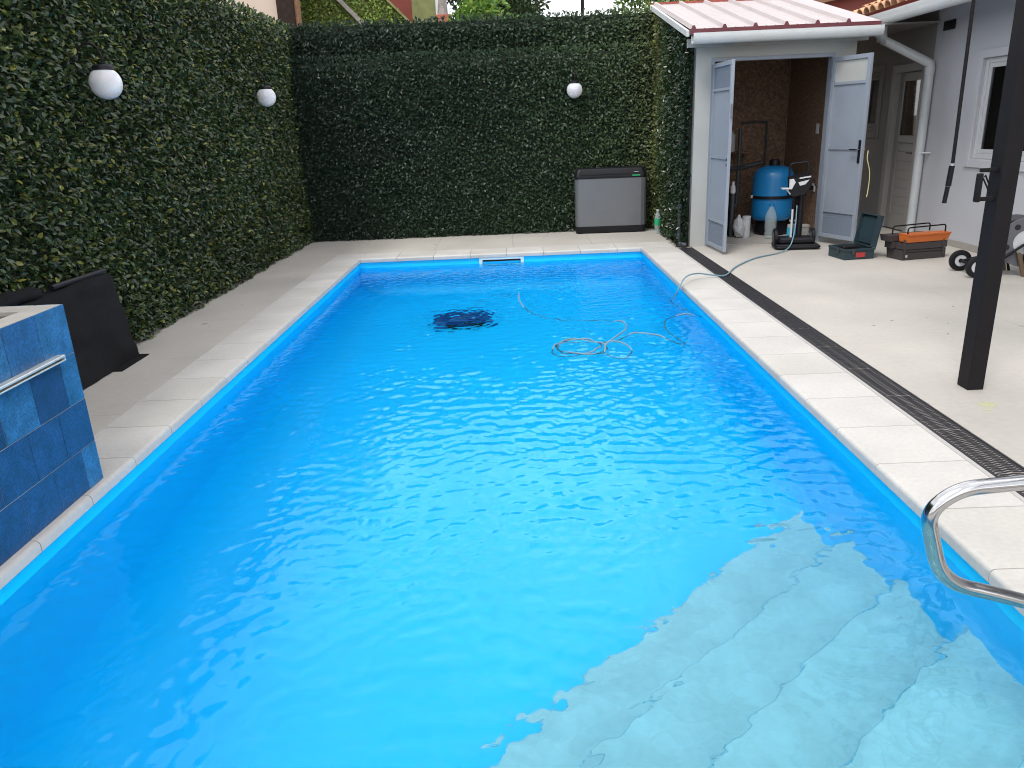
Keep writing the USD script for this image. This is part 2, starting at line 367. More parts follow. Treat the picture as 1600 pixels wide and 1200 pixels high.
pool.add('pool_wall', strip(right, lambda d: ly0 + d, lambda d: ly1 - d, prof), 'liner', smooth=40)
pool.add('pool_wall', strip(near, lambda d: lx0 + d, lambda d: lx1 - d, prof), 'liner', smooth=40)
pool.add('pool_wall', cat(strip(far, lambda d: lx0 + d, lambda d: -.42, prof), strip(far, lambda d: .06, lambda d: lx1 - d, prof), strip(far, lambda d: -.42, lambda d: .06, cut(prof, -.26)), box(-.42, .06, ly1, ly1 + .05, -.068, -.051)), 'liner', smooth=40)
pool.add('pool_floor', cat(strip(lambda t, d, z: (t, d, z), lambda d: lx0 + CR, lambda d: lx1 - CR, [(ly0 + CR, FZ), (ly1 - CR, FZ)])), 'liner')
pool.add('outer_shell', cat(box(lx0 - T_, lx0 - .02, ly0 - T_, ly1 + T_ * 4, FZ - .2, -.063), box(lx1 + .02, lx1 + T_, ly0 - T_, ly1 + T_ * 4, FZ - .2, -.063), box(lx0, lx1, ly1 + T_ * 3.5, ly1 + T_ * 4, FZ - .2, -.063), box(lx0, lx1, ly0 - T_, ly0 - .02, FZ - .2, -.063), box(lx0 - T_, lx1 + T_, ly0 - T_, ly1 + T_ * 4, FZ - .25, FZ - .201)), 'grout')
prev = FZ
for yk, zk in ((3.91, -1.20), (3.38, -.94), (2.87, -.72), (2.38, -.48), (1.86, -.27)):
    q = .93; xa = lx1 - (yk - ly0) / q
    # the front edge bows slightly outwards
    n_ = 10; edge = []
    for s in np.linspace(0, 1, n_):
        bow = .05 * math.sin(math.pi * s)
        edge.append((lx1 + (xa - lx1) * s - bow * .7, yk + (ly0 - yk) * s + bow * .7))
    edge[0] = (lx1, yk); edge[-1] = (max(xa, lx0 + .001), ly0)
    st = pool.add('step', prism([(lx1, ly0)] + edge, prev, zk), 'step_liner')
    inner = [(a - .015 * .68, b - .015 * .73) for a, b in edge]; inner[0] = (lx1, yk - .022)
    pool.add('edge_stripe', prism(edge + inner[::-1], zk + .001, zk + .004), 'step_edge', parent=st)
    prev = zk
# skimmer mouth in the far wall
pool.add('skimmer_frame', cat(box(-.46, .105, ly1 - .018, ly1 + .03, -.079, -.052), box(-.46, -.42, ly1 - .018, ly1 + .03, -.25, -.079), box(.065, .105, ly1 - .018, ly1 + .03, -.25, -.079), box(-.42, .065, ly1 - .012, ly1 + .03, -.25, -.225)), 'skimmer_white')
sk = pool.add('skimmer_throat', cat(box(-.42, .06, ly1 + .28, ly1 + .3, -.26, -.06), box(-.44, -.42, ly1 + T_, ly1 + .3, -.26, -.06), box(.06, .08, ly1 + T_, ly1 + .3, -.26, -.06), box(-.42, .06, ly1 + T_, ly1 + .28, -.28, -.26)), 'skimmer_white')
pool.add('skimmer_flap', box(-.415, .06, ly1 + .02, ly1 + .032, -.24, -.108), 'liner')

# water surface: real ripples
RIPPLE = .0285
nx, ny = 500, 1260
gx, gy = np.linspace(lx0, lx1, nx), np.linspace(ly0, ly1, ny)
X, Y = np.meshgrid(gx, gy)
def nz(sx, sy, seed, oct_=3): return meshkit.fbm(np.stack([X * sx, Y * sy, np.full_like(X, seed * 3.7)], -1), oct_, seed) - .5
def sstep(a, b, v): t = np.clip((v - a) / (b - a), 0, 1); return t * t * (3 - 2 * t)
mask = .46 + .69 * sstep(-1.3, .2, X + .8 * nz(1.1, .8, 11)) * sstep(-.3, .25, nz(.8, .7, 5)) + .35 * sstep(9.0, 9.6, Y)
mask *= 1 - .25 * sstep(1.2, .7, Y)
rngw = np.random.default_rng(3)
wx, wy = .16 * nz(1.3, 1.3, 61), .16 * nz(1.3, 1.3, 62)
envs = [sstep(-.20, .2, nz(f_, f_, 100 + k, 2)) for k, f_ in enumerate((.7, .8, 1.2, 1.4, 2.0, 2.3, 2.6, 3.1))]
Z = np.zeros_like(X)
for k in range(56):
    lam = .040 * (.19 / .040) ** rngw.uniform(0, 1); th = rngw.normal(math.pi / 2 + .2, .75); ph = rngw.uniform(0, 7)
    env = envs[rngw.integers(4, 8) if lam < .12 else rngw.integers(0, 6)]
    q = 2 * math.pi / lam
    Z += mask * env * (RIPPLE * (.85 if lam < .06 else 1) / q) * np.sin(q * ((X + wx) * math.cos(th) + (Y + wy) * math.sin(th)) + ph)
Z += WZ
idx = np.arange(nx * ny).reshape(ny, nx)
quads = np.stack([idx[:-1, :-1], idx[:-1, 1:], idx[1:, 1:], idx[1:, :-1]], -1).reshape(-1, 4)
WATER_V = np.stack([X, Y, Z], -1).reshape(-1, 3)
single('pool_water', trimesh.Trimesh(WATER_V, np.vstack([quads[:, [0, 1, 2]], quads[:, [0, 2, 3]]]), process=False), 'water', kind='structure', smooth=True)

def splat(cx, cy, r, seed):
    a = np.linspace(0, 2 * math.pi, 28, endpoint=False); k = meshkit.fbm(np.stack([np.cos(a) * 2 + 4, np.sin(a) * 2 + 4, np.full(28, seed * 1.3)], -1), 3, seed)
    return prism([(cx + r * (.5 + k[i]) * math.cos(a[i]), cy + r * (.5 + k[i]) * .8 * math.sin(a[i])) for i in range(28)], .0004, .0009)
mat('stain_yellow', (0.357, 0.365, 0.212), .6); mat('stain_grey', (0.285, 0.268, 0.242), .55); mat('leaf_brown', (.16, .09, .04), .7)
deck.add('stain', splat(2.47, 3.80, .045, 3), 'stain_yellow'); deck.add('stain', splat(2.43, 3.72, .018, 5), 'stain_yellow')
for k_, (a_, b_, r_) in enumerate([(3.6, 5.3, .02), (-2.7, 6.4, .03), (-1.1, 10.6, .03)]):
    deck.add('stain', splat(a_, b_, r_, 10 + k_), 'stain_grey')
rs_ = np.random.default_rng(77)
for k_ in range(26):
    a_, b_ = ((rs_.uniform(2.3, 4.8), rs_.uniform(3.6, 8.8)) if k_ % 2 else (rs_.uniform(-2.95, -2.5), rs_.uniform(5.4, 11.0)))
    t_ = rs_.uniform(0, 6.3); l_ = rs_.uniform(.006, .016)
    deck.add('debris', move(hull([(-l_, 0, .001), (0, l_ * .35, .0015), (l_, 0, .001), (0, -l_ * .35, .0015), (0, 0, .004)]), (a_, b_, 0), rz=t_), 'leaf_brown')

# drain channel between coping and terrace
dr = Thing('drain_channel', 'long black slotted drain grate between pool coping and the right terrace', 'drain grate', (2.1, 3, 0))
dr.add('channel_frame', cat(box(2.014, 2.022, -1.7, 9.47, -.05, -.001), box(2.176, 2.184, -1.7, 9.47, -.05, -.001), box(2.022, 2.176, -1.7, 9.47, -.058, -.045)), 'grate_black', w=True)
def grate(y0, y1):
    n = int((y1 - y0) / .018); out = [box(2.024, 2.034, y0, y1, -.03, -.004), box(2.164, 2.174, y0, y1, -.03, -.004)]
    V, F = [], []
    for i in range(n):
        yy = y0 + (i + .5) * (y1 - y0) / n
        pts = [(2.034 + s * .13, yy + .006 * math.sin(s * 4 * math.pi)) for s in np.linspace(0, 1, 9)]
        b0 = len(V)
        for px, py in pts: V += [(px, py - .0045, -.004), (px, py + .0045, -.004), (px, py - .0045, -.02), (px, py + .0045, -.02)]
        for s in range(8):
            a = b0 + 4 * s; c = a + 4
            F += [(a, c, c + 1), (a, c + 1, a + 1), (a + 2, c + 2, c), (a + 2, c, a), (a + 1, c + 1, c + 3), (a + 1, c + 3, a + 3)]
    out.append(trimesh.Trimesh(V, F, process=False)); return cat(out)
yy = -1.5
while yy < 9.3:
    dr.add('grate', grate(yy + .002, min(yy + .5, 9.46) - .002), 'grate_black', w=True); yy += .5

# ------------------------------------------------------------------ artificial hedge walls
def leaf_field(P, D, Nn, L, Wd, rng):
    """N folded leaves at P pointing along D with upper side Nn"""
    D = D / np.linalg.norm(D, axis=1, keepdims=True)
    s = np.cross(D, Nn); s /= np.linalg.norm(s, axis=1, keepdims=True) + 1e-9
    u = np.cross(s, D); L = L[:, None]; Wd = Wd[:, None]
    fold, droop = rng.uniform(.05, .35, (len(P), 1)), rng.uniform(-.05, .3, (len(P), 1))
    c = P + D * L * .5 - u * L * droop * .3
    def side(t, k, sg): return P + D * L * t + sg * s * Wd / 2 * k + u * (Wd * fold * k - L * droop * t * t)
    V = np.stack([P, side(.30, .82, -1), side(.66, .84, -1), P + D * L - u * L * droop, side(.66, .84, 1), side(.30, .82, 1), c], 1)
    f = np.array([[6, 1, 0], [6, 2, 1], [6, 3, 2], [6, 4, 3], [6, 5, 4], [6, 0, 5]])
    F = (np.arange(len(P))[:, None, None] * 7 + f).reshape(-1, 3)
    return V.reshape(-1, 3), F

def hedge_leaves(p0, u, n, W, H, dens, size, rng, Hf=None, depth=.11):
    """leaves over a wall of width W along u, height H, facing n. Hf(s): top height along the wall"""
    N = int(W * H * dens); s, h = rng.uniform(0, W, N), rng.uniform(0, 1, N)
    top = H if Hf is None else Hf(s)
    h = h * (top + .035)
    up = np.array([0, 0, 1.0])
    lump = meshkit.fbm(np.stack([s * 3.2, h * 3.2, np.full(N, 2.2)], -1), 3, 4)
    off = rng.uniform(0, 1, N) ** .8 * (depth * (.55 + .9 * lump))
    P = p0 + s[:, None] * u + h[:, None] * up + off[:, None] * n
    D = n * rng.uniform(.25, 1.0, N)[:, None] + u * rng.normal(0, .65, N)[:, None] + up * rng.normal(.0, .62, N)[:, None]
    hi = h > top - .05; D[hi] += up * 1.0
    Nn = up * rng.uniform(.3, 1.0, N)[:, None] + n * rng.uniform(.2, .9, N)[:, None] + u * rng.normal(0, .35, N)[:, None]
    L = size * rng.uniform(.7, 1.25, N); return P, D, Nn, L, L * rng.uniform(.48, .68, N)

def hedge(name, label, p0, u, n, W, H, dens, size, m_, seed, back, Hf=None, singles=None):
    rng = np.random.default_rng(seed); p0, u, n = map(lambda q: np.array(q, float), (p0, u, n))
    t = Thing(name, label, 'hedge wall', tuple(p0 + u * W / 2))
    t.add('backing_panel', back, 'hedge_mat', w=True)
    P, D, Nn, L, Wd = hedge_leaves(p0, u, n, W, H, dens, size, rng, Hf)
    if singles:
        d = np.linalg.norm(P - np.array([0, 0, 1.5]), axis=1) - 3 * ((P - p0 - n * .02) @ n) + np.where(P[:, 2] < .75, 3., 0) + np.where(P[:, 1] < 4.15, 5., 0)
        pick = np.argsort(d)[:singles]; rest = np.setdiff1d(np.arange(len(P)), pick)
        for i in pick:
            v, f = leaf_field(P[i:i + 1], D[i:i + 1], Nn[i:i + 1], L[i:i + 1] * 1.1, Wd[i:i + 1] * 1.1, rng)
            t.add('leaf', trimesh.Trimesh(v, f, process=False), 'single_leaf_%d' % rng.choice(6, p=[.22, .28, .26, .15, .06, .03]), w=True)
        P, D, Nn, L, Wd = P[rest], D[rest], Nn[rest], L[rest], Wd[rest]
    v, f = leaf_field(P, D, Nn, L, Wd, rng)
    t.add_leaves('leaf', v, f, m_, w=True, kind='stuff', seed=seed); return t
# the same leaf colours for leaves that are meshes of their own
for k_, c_ in enumerate([(.009, .022, .009), (.018, .036, .013), (.032, .055, .018), (.050, .075, .025), (.09, .11, .03), (.18, .19, .04)]):
    mat('single_leaf_%d' % k_, c_, .32, var=.12)

hedge('hedge_wall', 'tall dark leafy hedge wall along the left side of the pool', (LX - .02, 0, 0), (0, 1, 0), (1, 0, 0), 11.55, 2.90, 3000, .049, 'hedge_leaf', 1,
      box(LX - .12, LX - .02, 0, 11.62, 0, 2.88), singles=290)
hedge('hedge_wall', 'lower front layer of the hedge wall behind the heat pump at the far end', (LX + .02, 11.47, 0), (1, 0, 0), (0, -1, 0), 5.14, 2.47, 2700, .047, 'hedge_leaf_far', 2,
      box(LX + .02, 2.06, 11.46, 11.60, 0, 2.44))
hedge('hedge_wall', 'upper hedge strip rising behind the lower far hedge wall, against the sky', (LX + .02, 11.66, 2.3), (1, 0, 0), (0, -1, 0), 5.16, .62, 2600, .052, 'hedge_leaf_far', 3,
      box(LX + .02, 2.09, 11.64, 11.74, 0, 2.92))
hedge('hedge_wall', 'narrow hedge panel on the left side of the pump shed', (2.15, 9.47, 0), (0, 1, 0), (-1, 0, 0), 2.0, 2.85, 2300, .05, 'hedge_leaf', 4,
      prism_x([(9.60, 0), (11.5, 0), (11.5, 2.84), (9.60, 2.34)], 2.13, 2.16), Hf=lambda s: 2.36 + s * .25)

# ------------------------------------------------------------------ globe wall lamps
def lamp(label, loc, rotz, grp='round white globe lamps on the hedge walls'):
    t = Thing('wall_lamp', label, 'wall lamp', loc, rotz, grp)   # local +x points away from the wall, origin at the globe's centre
    R = .108; a = np.linspace(-math.pi / 2, 1.02, 18)
    t.add('globe', lathe([(R * math.cos(q), R * math.sin(q)) for q in a], 36), 'globe', smooth=50)
    t.add('collar', lathe([(0, .125), (.05, .122), (.066, .112), (.07, .085), (.06, .083)], 28), 'black_plastic', smooth=40)
    t.add('arm', tube(spline([(0, 0, .118), (0.004, 0, .17), (-.02, 0, .235), (-.08, 0, .262), (-.14, 0, .235), (-.175, 0, .19)]), .0085, 8), 'black_steel', smooth=50)
    t.add('wall_plate', lathe([(0, .018), (.035, .016), (.042, .004), (.042, 0)], 20).apply_transform(trimesh.transformations.rotation_matrix(math.pi / 2, [0, 1, 0])).apply_translation([-.19, 0, .185]), 'black_steel', smooth=40)
    return t
lamp('nearest and largest white globe lamp on the left hedge wall', (LX + .26, 5.76, 1.905), 0)
lamp('farther white globe lamp on the left hedge wall near the corner', (LX + .26, 9.5, 1.945), 0)
lamp('small white globe lamp on the far hedge wall above the heat pump', (.905, 11.28, 1.945), -math.pi / 2)

# ------------------------------------------------------------------ blue tiled water feature block, left
wf = Thing('water_feature', 'blue tiled raised block with a steel water spout at the left pool edge', 'fountain block', (-2.3, 2.3, 0))
bx0, bx1, by0, by1, bz = -2.78, -1.995, .9, 3.29, .85
wf.add('core', cat(box(bx0, bx1 - .10, by0, by0 + .1, 0, bz - .03), box(bx0, bx1 - .0015, by1 - .1, by1 - .0015, 0, bz - .03), box(bx1 - .11, bx1 - .0015, by0 + .1, by1 - .1, 0, bz - .03), box(bx0, bx0 + .1, by0 + .1, by1 - .1, 0, bz - .03), box(bx0 + .1, bx1 - .11, by0 + .1, by1 - .1, 0, .5)), 'joint_light', w=True)
for q in ((bx1 - .115, bx1 - .001, by0, by1 - .004), (bx0, bx0 + .115, by0, by1 - .004)):
    wf.add('rim', box(*q, bz - .03, bz - .006, .004), 'rim_stone', w=True)
for q in ((by1 - .115, by1 - .004), (by0, by0 + .115)):
    wf.add('rim', box(bx0 + .117, bx1 - .117, q[0], q[1], bz - .03, bz - .006, .004), 'rim_stone', w=True)
rows = [0.002, .195, .405, .625, .845]; names = ['deep_blue_tile', 'mid_blue_tile', 'light_blue_tile', 'navy_tile']
rt = np.random.default_rng(12); pool_t = [0, 0, 1, 2, 3, 3]
for r in range(4):
    z0, z1 = rows[r] + .0015, rows[r + 1] - .0015
    ye = by1
    first = True; k = 0
    while ye > by0 + .03:
        w_ = .22 if not (first and r % 2 == 0) else .125
        ya = max(ye - w_, by0)
        mm_ = names[2 if (r == 3 and k == 0) else pool_t[rt.integers(0, 6)]]
        wf.add('tile', box(bx1 - .012, bx1 + rt.uniform(0, .0015), ya + .0012, ye - .0012, z0, z1, .0008), mm_, w=True)
        ye = ya; first = False; k += 1
    xe = bx1 - .013
    while xe > bx0 + .03:
        xa = max(xe - .22, bx0)
        wf.add('tile', box(xa + .0012, xe - .0012, by1 - .012, by1 + rt.uniform(0, .0015), z0, z1, .0008), names[pool_t[rt.integers(0, 6)]], w=True); xe = xa
sp_ = wf.add('spout', cat(box(bx1, bx1 + .035, 1.6, 3.165, .637, .648, .002), box(bx1, bx1 + .035, 1.6, 3.165, .622, .628, .001), box(bx1, bx1 + .034, 3.155, 3.165, .628, .637)), 'brushed_steel', w=True)

# black tarp-covered roller bench between block and hedge
def tarp_mesh():
    n, m2 = 46, 40; V = []
    for i in range(n):
        s = i / (n - 1); yv = 2.6 + s * 2.78
        for j in range(m2):
            q = j / (m2 - 1)
            # profile: from the back foot over the top to the front foot
            if q < .35: xx, zz = -3.02, q / .35 * .62
            elif q < .5: t2 = (q - .35) / .15; xx, zz = -3.02 + .15 * t2, .62 + .015 * math.sin(math.pi * t2)
            else: t2 = (q - .5) / .5; xx, zz = -2.87 + .045 * t2, .62 * (1 - t2) + .004
            V.append((xx, yv + (.06 * (1 - zz / .62) if s > .97 else 0), zz))
    V = np.array(V); w = meshkit.fbm(V * [1, 5, 6] + [0, 0, 3], 4, 9) - .5
    V[:, 0] += w * .05; V[:, 2] = np.maximum(V[:, 2] + w * .03 * (V[:, 2] > .05), .003)
    idx = np.arange(n * m2).reshape(n, m2)
    Q = np.stack([idx[:-1, :-1], idx[:-1, 1:], idx[1:, 1:], idx[1:, :-1]], -1).reshape(-1, 4)
    a, b = list(idx[0]), list(idx[-1])
    F = list(np.vstack([Q[:, [0, 1, 2]], Q[:, [0, 2, 3]]]))
    for ring, flip in ((a, 1), (b, 0)):
        for k in range(m2 // 2 - 1):
            q = [ring[k], ring[k + 1], ring[m2 - 2 - k], ring[m2 - 1 - k]]
            F += [[q[0], q[1], q[2]], [q[0], q[2], q[3]]] if flip else [[q[0], q[2], q[1]], [q[0], q[3], q[2]]]
    return trimesh.Trimesh(V, F, process=False)
tp = Thing('pool_cover', 'low black tarpaulin cover standing against the left hedge behind the blue block', 'pool cover', (-2.95, 4, 0))
tp.add('tarpaulin', tarp_mesh(), 'tarp', w=True, smooth=50)
tp.add('hem_roll', tube([(-2.95, y_, .655 + .012 * math.sin(y_ * 9)) for y_ in np.linspace(2.7, 4.62, 30)], [.045 + .006 * math.sin(q * 2.1) for q in range(30)], 12), 'tarp', w=True, smooth=50)
tp.add('edge_tube', tube([(-2.93, 4.75, .655), (-2.93, 5.40, .648)], .02, 12), 'black_plastic', w=True, smooth=50)
tp.add('bottom_flap', box(-2.86, -2.76, 5.05, 5.47, .001, .008, .002), 'tarp', w=True)

# ------------------------------------------------------------------ heat pump
hp = Thing('heat_pump', 'grey and black pool heat pump standing before the far hedge', 'heat pump', (1.385, 11.24, 0), -.03)
def taper(poly_w, poly_d, r, levels):
    """stack of rounded rectangles: (z, grow)"""
    V, F, n = [], [], None
    for z, g_ in levels:
        c = np.array(rrect(poly_w + 2 * g_, poly_d + 2 * g_, r, 6).exterior.coords)[:-1]; n = len(c)
        V += [(a, b, z) for a, b in c]
    for k in range(len(levels) - 1):
        for j in range(n):
            q = (j + 1) % n; a, b = k * n, (k + 1) * n
            F += [[a + j, b + q, a + q], [a + j, b + j, b + q]]
    V += [(0, 0, levels[0][0]), (0, 0, levels[-1][0])]
    for j in range(n):
        q = (j + 1) % n; F += [[len(V) - 2, j, q], [len(V) - 1, (len(levels) - 1) * n + q, (len(levels) - 1) * n + j]]
    q = trimesh.Trimesh(V, F, process=False); q.fix_normals(); return q
hp.add('base', taper(.96, .34, .05, [(0.0, .005), (.02, .018), (.10, .018)]), 'black_plastic', smooth=35)
hp.add('body', taper(.99, .36, .055, [(.10, 0), (.76, .002)]), 'heat_grey', smooth=35)
hp.add('end_panel', cat(prism([(.425, -.183), (.47, -.183), (.492, -.172), (.5, -.15), (.5, .15), (.492, .17), (.425, .183)], .103, .757)), 'heat_dark')
hp.add('top_cover', taper(.99, .36, .055, [(.76, .006), (.80, .010), (.885, -.018), (.90, -.035)]), 'black_plastic', smooth=35)
hp.add('grille_recess', box(-.42, .26, -.195, -.186, .812, .835, .003), 'dark_void')
hp.add('display_strip', box(.30, .41, -.195, -.187, .783, .796, .002), 'led_green')
hp.add('button', box(.325, .385, -.1925, -.184, .835, .842, .002), 'rim_grey')

# ------------------------------------------------------------------ bottle by the heat pump, drain pipe
def bottle(name, label, loc, H, R, m_body, cap='white_plastic', lab=None, group=None):
    t = Thing(name, label, 'bottle', loc, group=group)
    pr = [(0, 0.002), (R * .8, .002), (R, .012), (R, H * .16), (R * .9, H * .20), (R * .9, H * .24), (R, H * .28), (R, H * .62), (R * .8, H * .75), (R * .38, H * .88), (R * .36, H * .94), (0.0, H * .94)]
    t.add('body', lathe(pr, 20), m_body, smooth=45)
    t.add('cap', lathe([(0, H * .925), (R * .44, H * .925), (R * .44, H * .995), (0, H)], 16), cap, smooth=30)
    if lab: t.add('label', lathe([(R * 1.015, H * .36), (R * 1.015, H * .62)], 20), lab, smooth=True)
    return t
bottle('water_bottle', 'clear plastic bottle with green label beside the heat pump', (2.0, 10.8, 0), .335, .045, 'bottle_clear', 'white_plastic', 'green_label')
dp0 = Thing('drain_pipe', 'dark upright pipe stub at the foot of the narrow hedge beside the shed', 'pipe', (2.05, 9.56, 0))
dp0.add('pipe', tube(rounded([(2.04, 9.56, .0), (2.04, 9.56, .53), (2.04, 9.60, .56), (2.10, 9.75, .56)], .03), .022, 12), 'pipe_dark', w=True, smooth=50)
dp0.add('elbow', tube([(2.04, 9.52, .04), (2.075, 9.49, .035), (2.11, 9.47, .03)], .03, 12), 'pipe_dark', w=True, smooth=50)
dp0.add('coupling', tube([(2.04, 9.56, .46), (2.04, 9.56, .53)], .028, 12), 'pipe_dark', w=True, smooth=50)

# ------------------------------------------------------------------ pump shed
sh = Thing('pump_shed', 'small white pump shed with pink metal roof and open blue-grey double doors', 'shed', (3.1, 10.4, 0))
fy, sx0, sx1, ztop = 9.50, 2.165, 4.0, 2.36
d0, d1, dz = 2.345, 3.765, 2.115
sh.add('front_wall', cat(box(sx0, d0, fy, fy + .12, 0, ztop), box(d1, sx1, fy, fy + .12, 0, ztop), box(d0, d1, fy, fy + .12, dz + .04, ztop)), 'shed_wall', w=True)
slope = .25
def side(x0, x1): return prism_x([(fy + .12, 0), (11.5, 0), (11.5, 2.36 + slope * 1.95), (fy + .12, 2.36)], x0, x1)
sh.add('side_wall', side(sx0, sx0 + .1), 'shed_wall', w=True)
sh.add('side_wall', side(sx1 - .08, sx1), 'shed_wall', w=True)
sh.add('back_wall', box(sx0 + .1, sx1 - .08, 11.4, 11.5, 0, 2.8), 'shed_wall', w=True)
sh.add('lining_board', box(sx0 + .102, sx1 - .1, 11.385, 11.398, 0, 2.75), 'osb', w=True)
sh.add('lining_board', prism_x([(fy + .125, 0), (11.383, 0), (11.383, 2.78), (fy + .125, 2.36)], sx1 - .096, sx1 - .083), 'osb', w=True)
sh.add('lining_board', prism_x([(fy + .125, 0), (11.383, 0), (11.383, 2.78), (fy + .125, 2.36)], sx0 + .103, sx0 + .115), 'osb', w=True)
fr = sh.add('door_frame', cat(box(d0, d0 + .035, fy - .01, fy + .11, 0, dz), box(d1 - .035, d1, fy - .01, fy + .11, 0, dz), box(d0, d1, fy - .01, fy + .11, dz, dz + .038)), 'door_blue_grey', w=True)
sh.add('threshold', box(d0 + .036, d1 - .036, fy - .005, fy + .11, 0.001, .012, .002), 'deck_dark', w=True)
# corrugated roof sheet: pans and ribs
def roof_mesh():
    x0, x1, y0, y1, z0, z1 = 2.03, 4.14, 9.25, 11.66, 2.445, 2.445 + 2.38 * .24
    pts = [(x0, 0)]; n = 6; pitch = (x1 - x0 - .06) / (n - .0)
    for k in range(n):
        c = x0 + .04 + k * pitch
        pts += [(c - .028, 0), (c - .012, .036), (c + .012, .036), (c + .028, 0)]
        if k < n - 1: pts += [(c + pitch * .33, 0), (c + pitch * .35, .005), (c + pitch * .38, 0), (c + pitch * .62, 0), (c + pitch * .64, .005), (c + pitch * .67, 0)]
    pts.append((x1, 0)); pts = np.array(pts); N = len(pts); V = []
    for yv, zv in ((y0, z0), (y1, z1)):
        for dz_ in (0, -.006):
            V += [(a, yv, zv + b + dz_) for a, b in pts]
    F = []
    for j in range(N - 1):
        F += [[j, j + 1, 2 * N + j + 1], [j, 2 * N + j + 1, 2 * N + j], [N + j, 3 * N + j + 1, N + j + 1], [N + j, 3 * N + j, 3 * N + j + 1]]
        F += [[N + j, N + j + 1, j + 1], [N + j, j + 1, j]]
    edge = []
    for a, b in zip(pts[:-1], pts[1:]):
        if b[0] - a[0] > 1e-4:
            edge.append(hull([(a[0], y0 - .005, z0 - .06), (b[0], y0 - .005, z0 - .06), (a[0], y0 - .005, z0 + a[1] - .001), (b[0], y0 - .005, z0 + b[1] - .001), (a[0], y0 + .003, z0 - .06), (b[0], y0 + .003, z0 - .06), (a[0], y0 + .003, z0 + a[1] - .001), (b[0], y0 + .003, z0 + b[1] - .001)]))
    return trimesh.Trimesh(V, F, process=False), cat(edge)
rm, re_ = roof_mesh()
rp = sh.add('roof_sheet', rm, 'roof_metal', w=True, smooth=False)
sh.add('sheet_closure', re_, 'roof_edge', parent=rp, w=True)
sh.add('verge_trim', hull([(a, y_, z_ + c) for a in (1.995, 2.028) for y_, z_ in ((9.27, 2.42), (11.66, 2.42 + .245 * 2.39)) for c in (-.05, .012)]), 'gutter_white', w=True)
sh.add('ridge_flashing', box(2.03, 4.14, 11.66, 11.70, 2.97, 3.045), 'rust_red', w=True)
sh.add('fascia', box(2.05, 4.10, fy - .06, fy - .002, 2.27, 2.36), 'shed_wall', w=True)
gp = [(9.27 - .105 * math.sin(a) if 0 else 9.24 - .06 * math.cos(a), 2.375 - .085 * math.sin(a)) for a in np.linspace(0, math.pi, 10)]
sh.add('gutter', cat(prism_x([(9.18, 2.395), (9.165, 2.395), (9.165, 2.37)] + [(9.235 - .07 * math.cos(a), 2.36 - .075 * math.sin(a)) for a in np.linspace(0, math.pi, 12)] + [(9.305, 2.38), (9.295, 2.38)] + [(9.235 + .058 * math.cos(a), 2.36 - .063 * math.sin(a)) for a in np.linspace(0, math.pi, 12)], 2.055, 4.145)), 'gutter_white', w=True, smooth=35)
# doors
def door(hx, hy, ang, w_, mirror, z0, z1, label):
    """leaf in its own frame: hinge at the origin, leaf along +x, thickness along y; placed into the shed's frame"""
    T = .036
    def P(q): return move(q, (hx, hy, 0), rz=ang)
    inner = -1 if mirror else 1
    face = box(.0, w_, -.002, .002, z0, z1)
    lf = sh.add('door', P(cat(box(0, .045, -T / 2, T / 2, z0, z1, .002), box(w_ - .045, w_, -T / 2, T / 2, z0, z1, .002), box(.045, w_ - .045, -T / 2, T / 2, z0, z0 + .045, .002), box(.045, w_ - .045, -T / 2, T / 2, z1 - .045, z1, .002),
        box(.045, w_ - .045, -.016, .016, z0 + .30, z0 + .33), box(.045, w_ - .045, -.016, .016, z1 - .30, z1 - .27), box(.045, w_ - .045, -.016, .016, z0 + 1.02, z0 + 1.055))), 'door_blue_grey', label=label, w=True)
    sh.add('panel', P(cat(box(.046, w_ - .046, -.004, .004, z0 + .331, z0 + 1.019), box(.046, w_ - .046, -.004, .004, z0 + 1.056, z1 - .301))), 'door_blue_grey', parent=lf, w=True)
    for a, b in ((z0 + .046, z0 + .299), (z1 - .269, z1 - .046)):
        n = 11
        if mirror and a > 1: sh.add('light_pane', P(box(.046, w_ - .046, -.003, .003, a, b)), 'shed_wall', parent=lf, w=True); continue
        sh.add('louvre', P(cat([move(box(.046, w_ - .046, -.006, .006, 0, .003), (0, 0, a + (i + .5) * (b - a) / n), rx=0) for i in range(n)] + [box(.046, w_ - .046, -.003, .003, a, b)])), 'vent_grey', parent=lf, w=True)
    for zz in (z0 + .25, z0 + 1.0, z1 - .25):
        sh.add('hinge', P(tube([(-.004, 0, zz - .05), (-.004, 0, zz + .05)], .009, 8)), 'steel', parent=lf, w=True)
    return lf, P
aL = math.atan2(8.80 - 9.47, 2.405 - 2.37)
lf, P = door(2.372, 9.472, aL, .67, False, .035, 2.085, 'left blue-grey door leaf swung towards the pool')
for zz in (1.0, 1.055):
    sh.add('keyhole', P(box(.632, .652, .0175, .0215, zz - .014, zz + .014)), 'dark_void', parent=lf, w=True)
    sh.add('keyhole', P(box(.632, .652, -.0215, -.0175, zz - .014, zz + .014)), 'dark_void', parent=lf, w=True)
sh.add('latch', P(cat(box(.66, .70, -.008, .008, 1.50, 1.515), box(.66, .68, -.008, .008, 1.515, 1.64))), 'steel', parent=lf, w=True)
aR = math.atan2(8.93 - 9.47, 3.935 - 3.74)
lr, P = door(3.742, 9.472, aR, .58, True, .075, 2.10, 'right blue-grey door leaf with black lock plate')
sh.add('lock_plate', P(cat(box(.525, .562, -.025, -.018, .95, 1.20, .002), box(.525, .562, .018, .025, .95, 1.20, .002))), 'black_plastic', parent=lr, w=True)
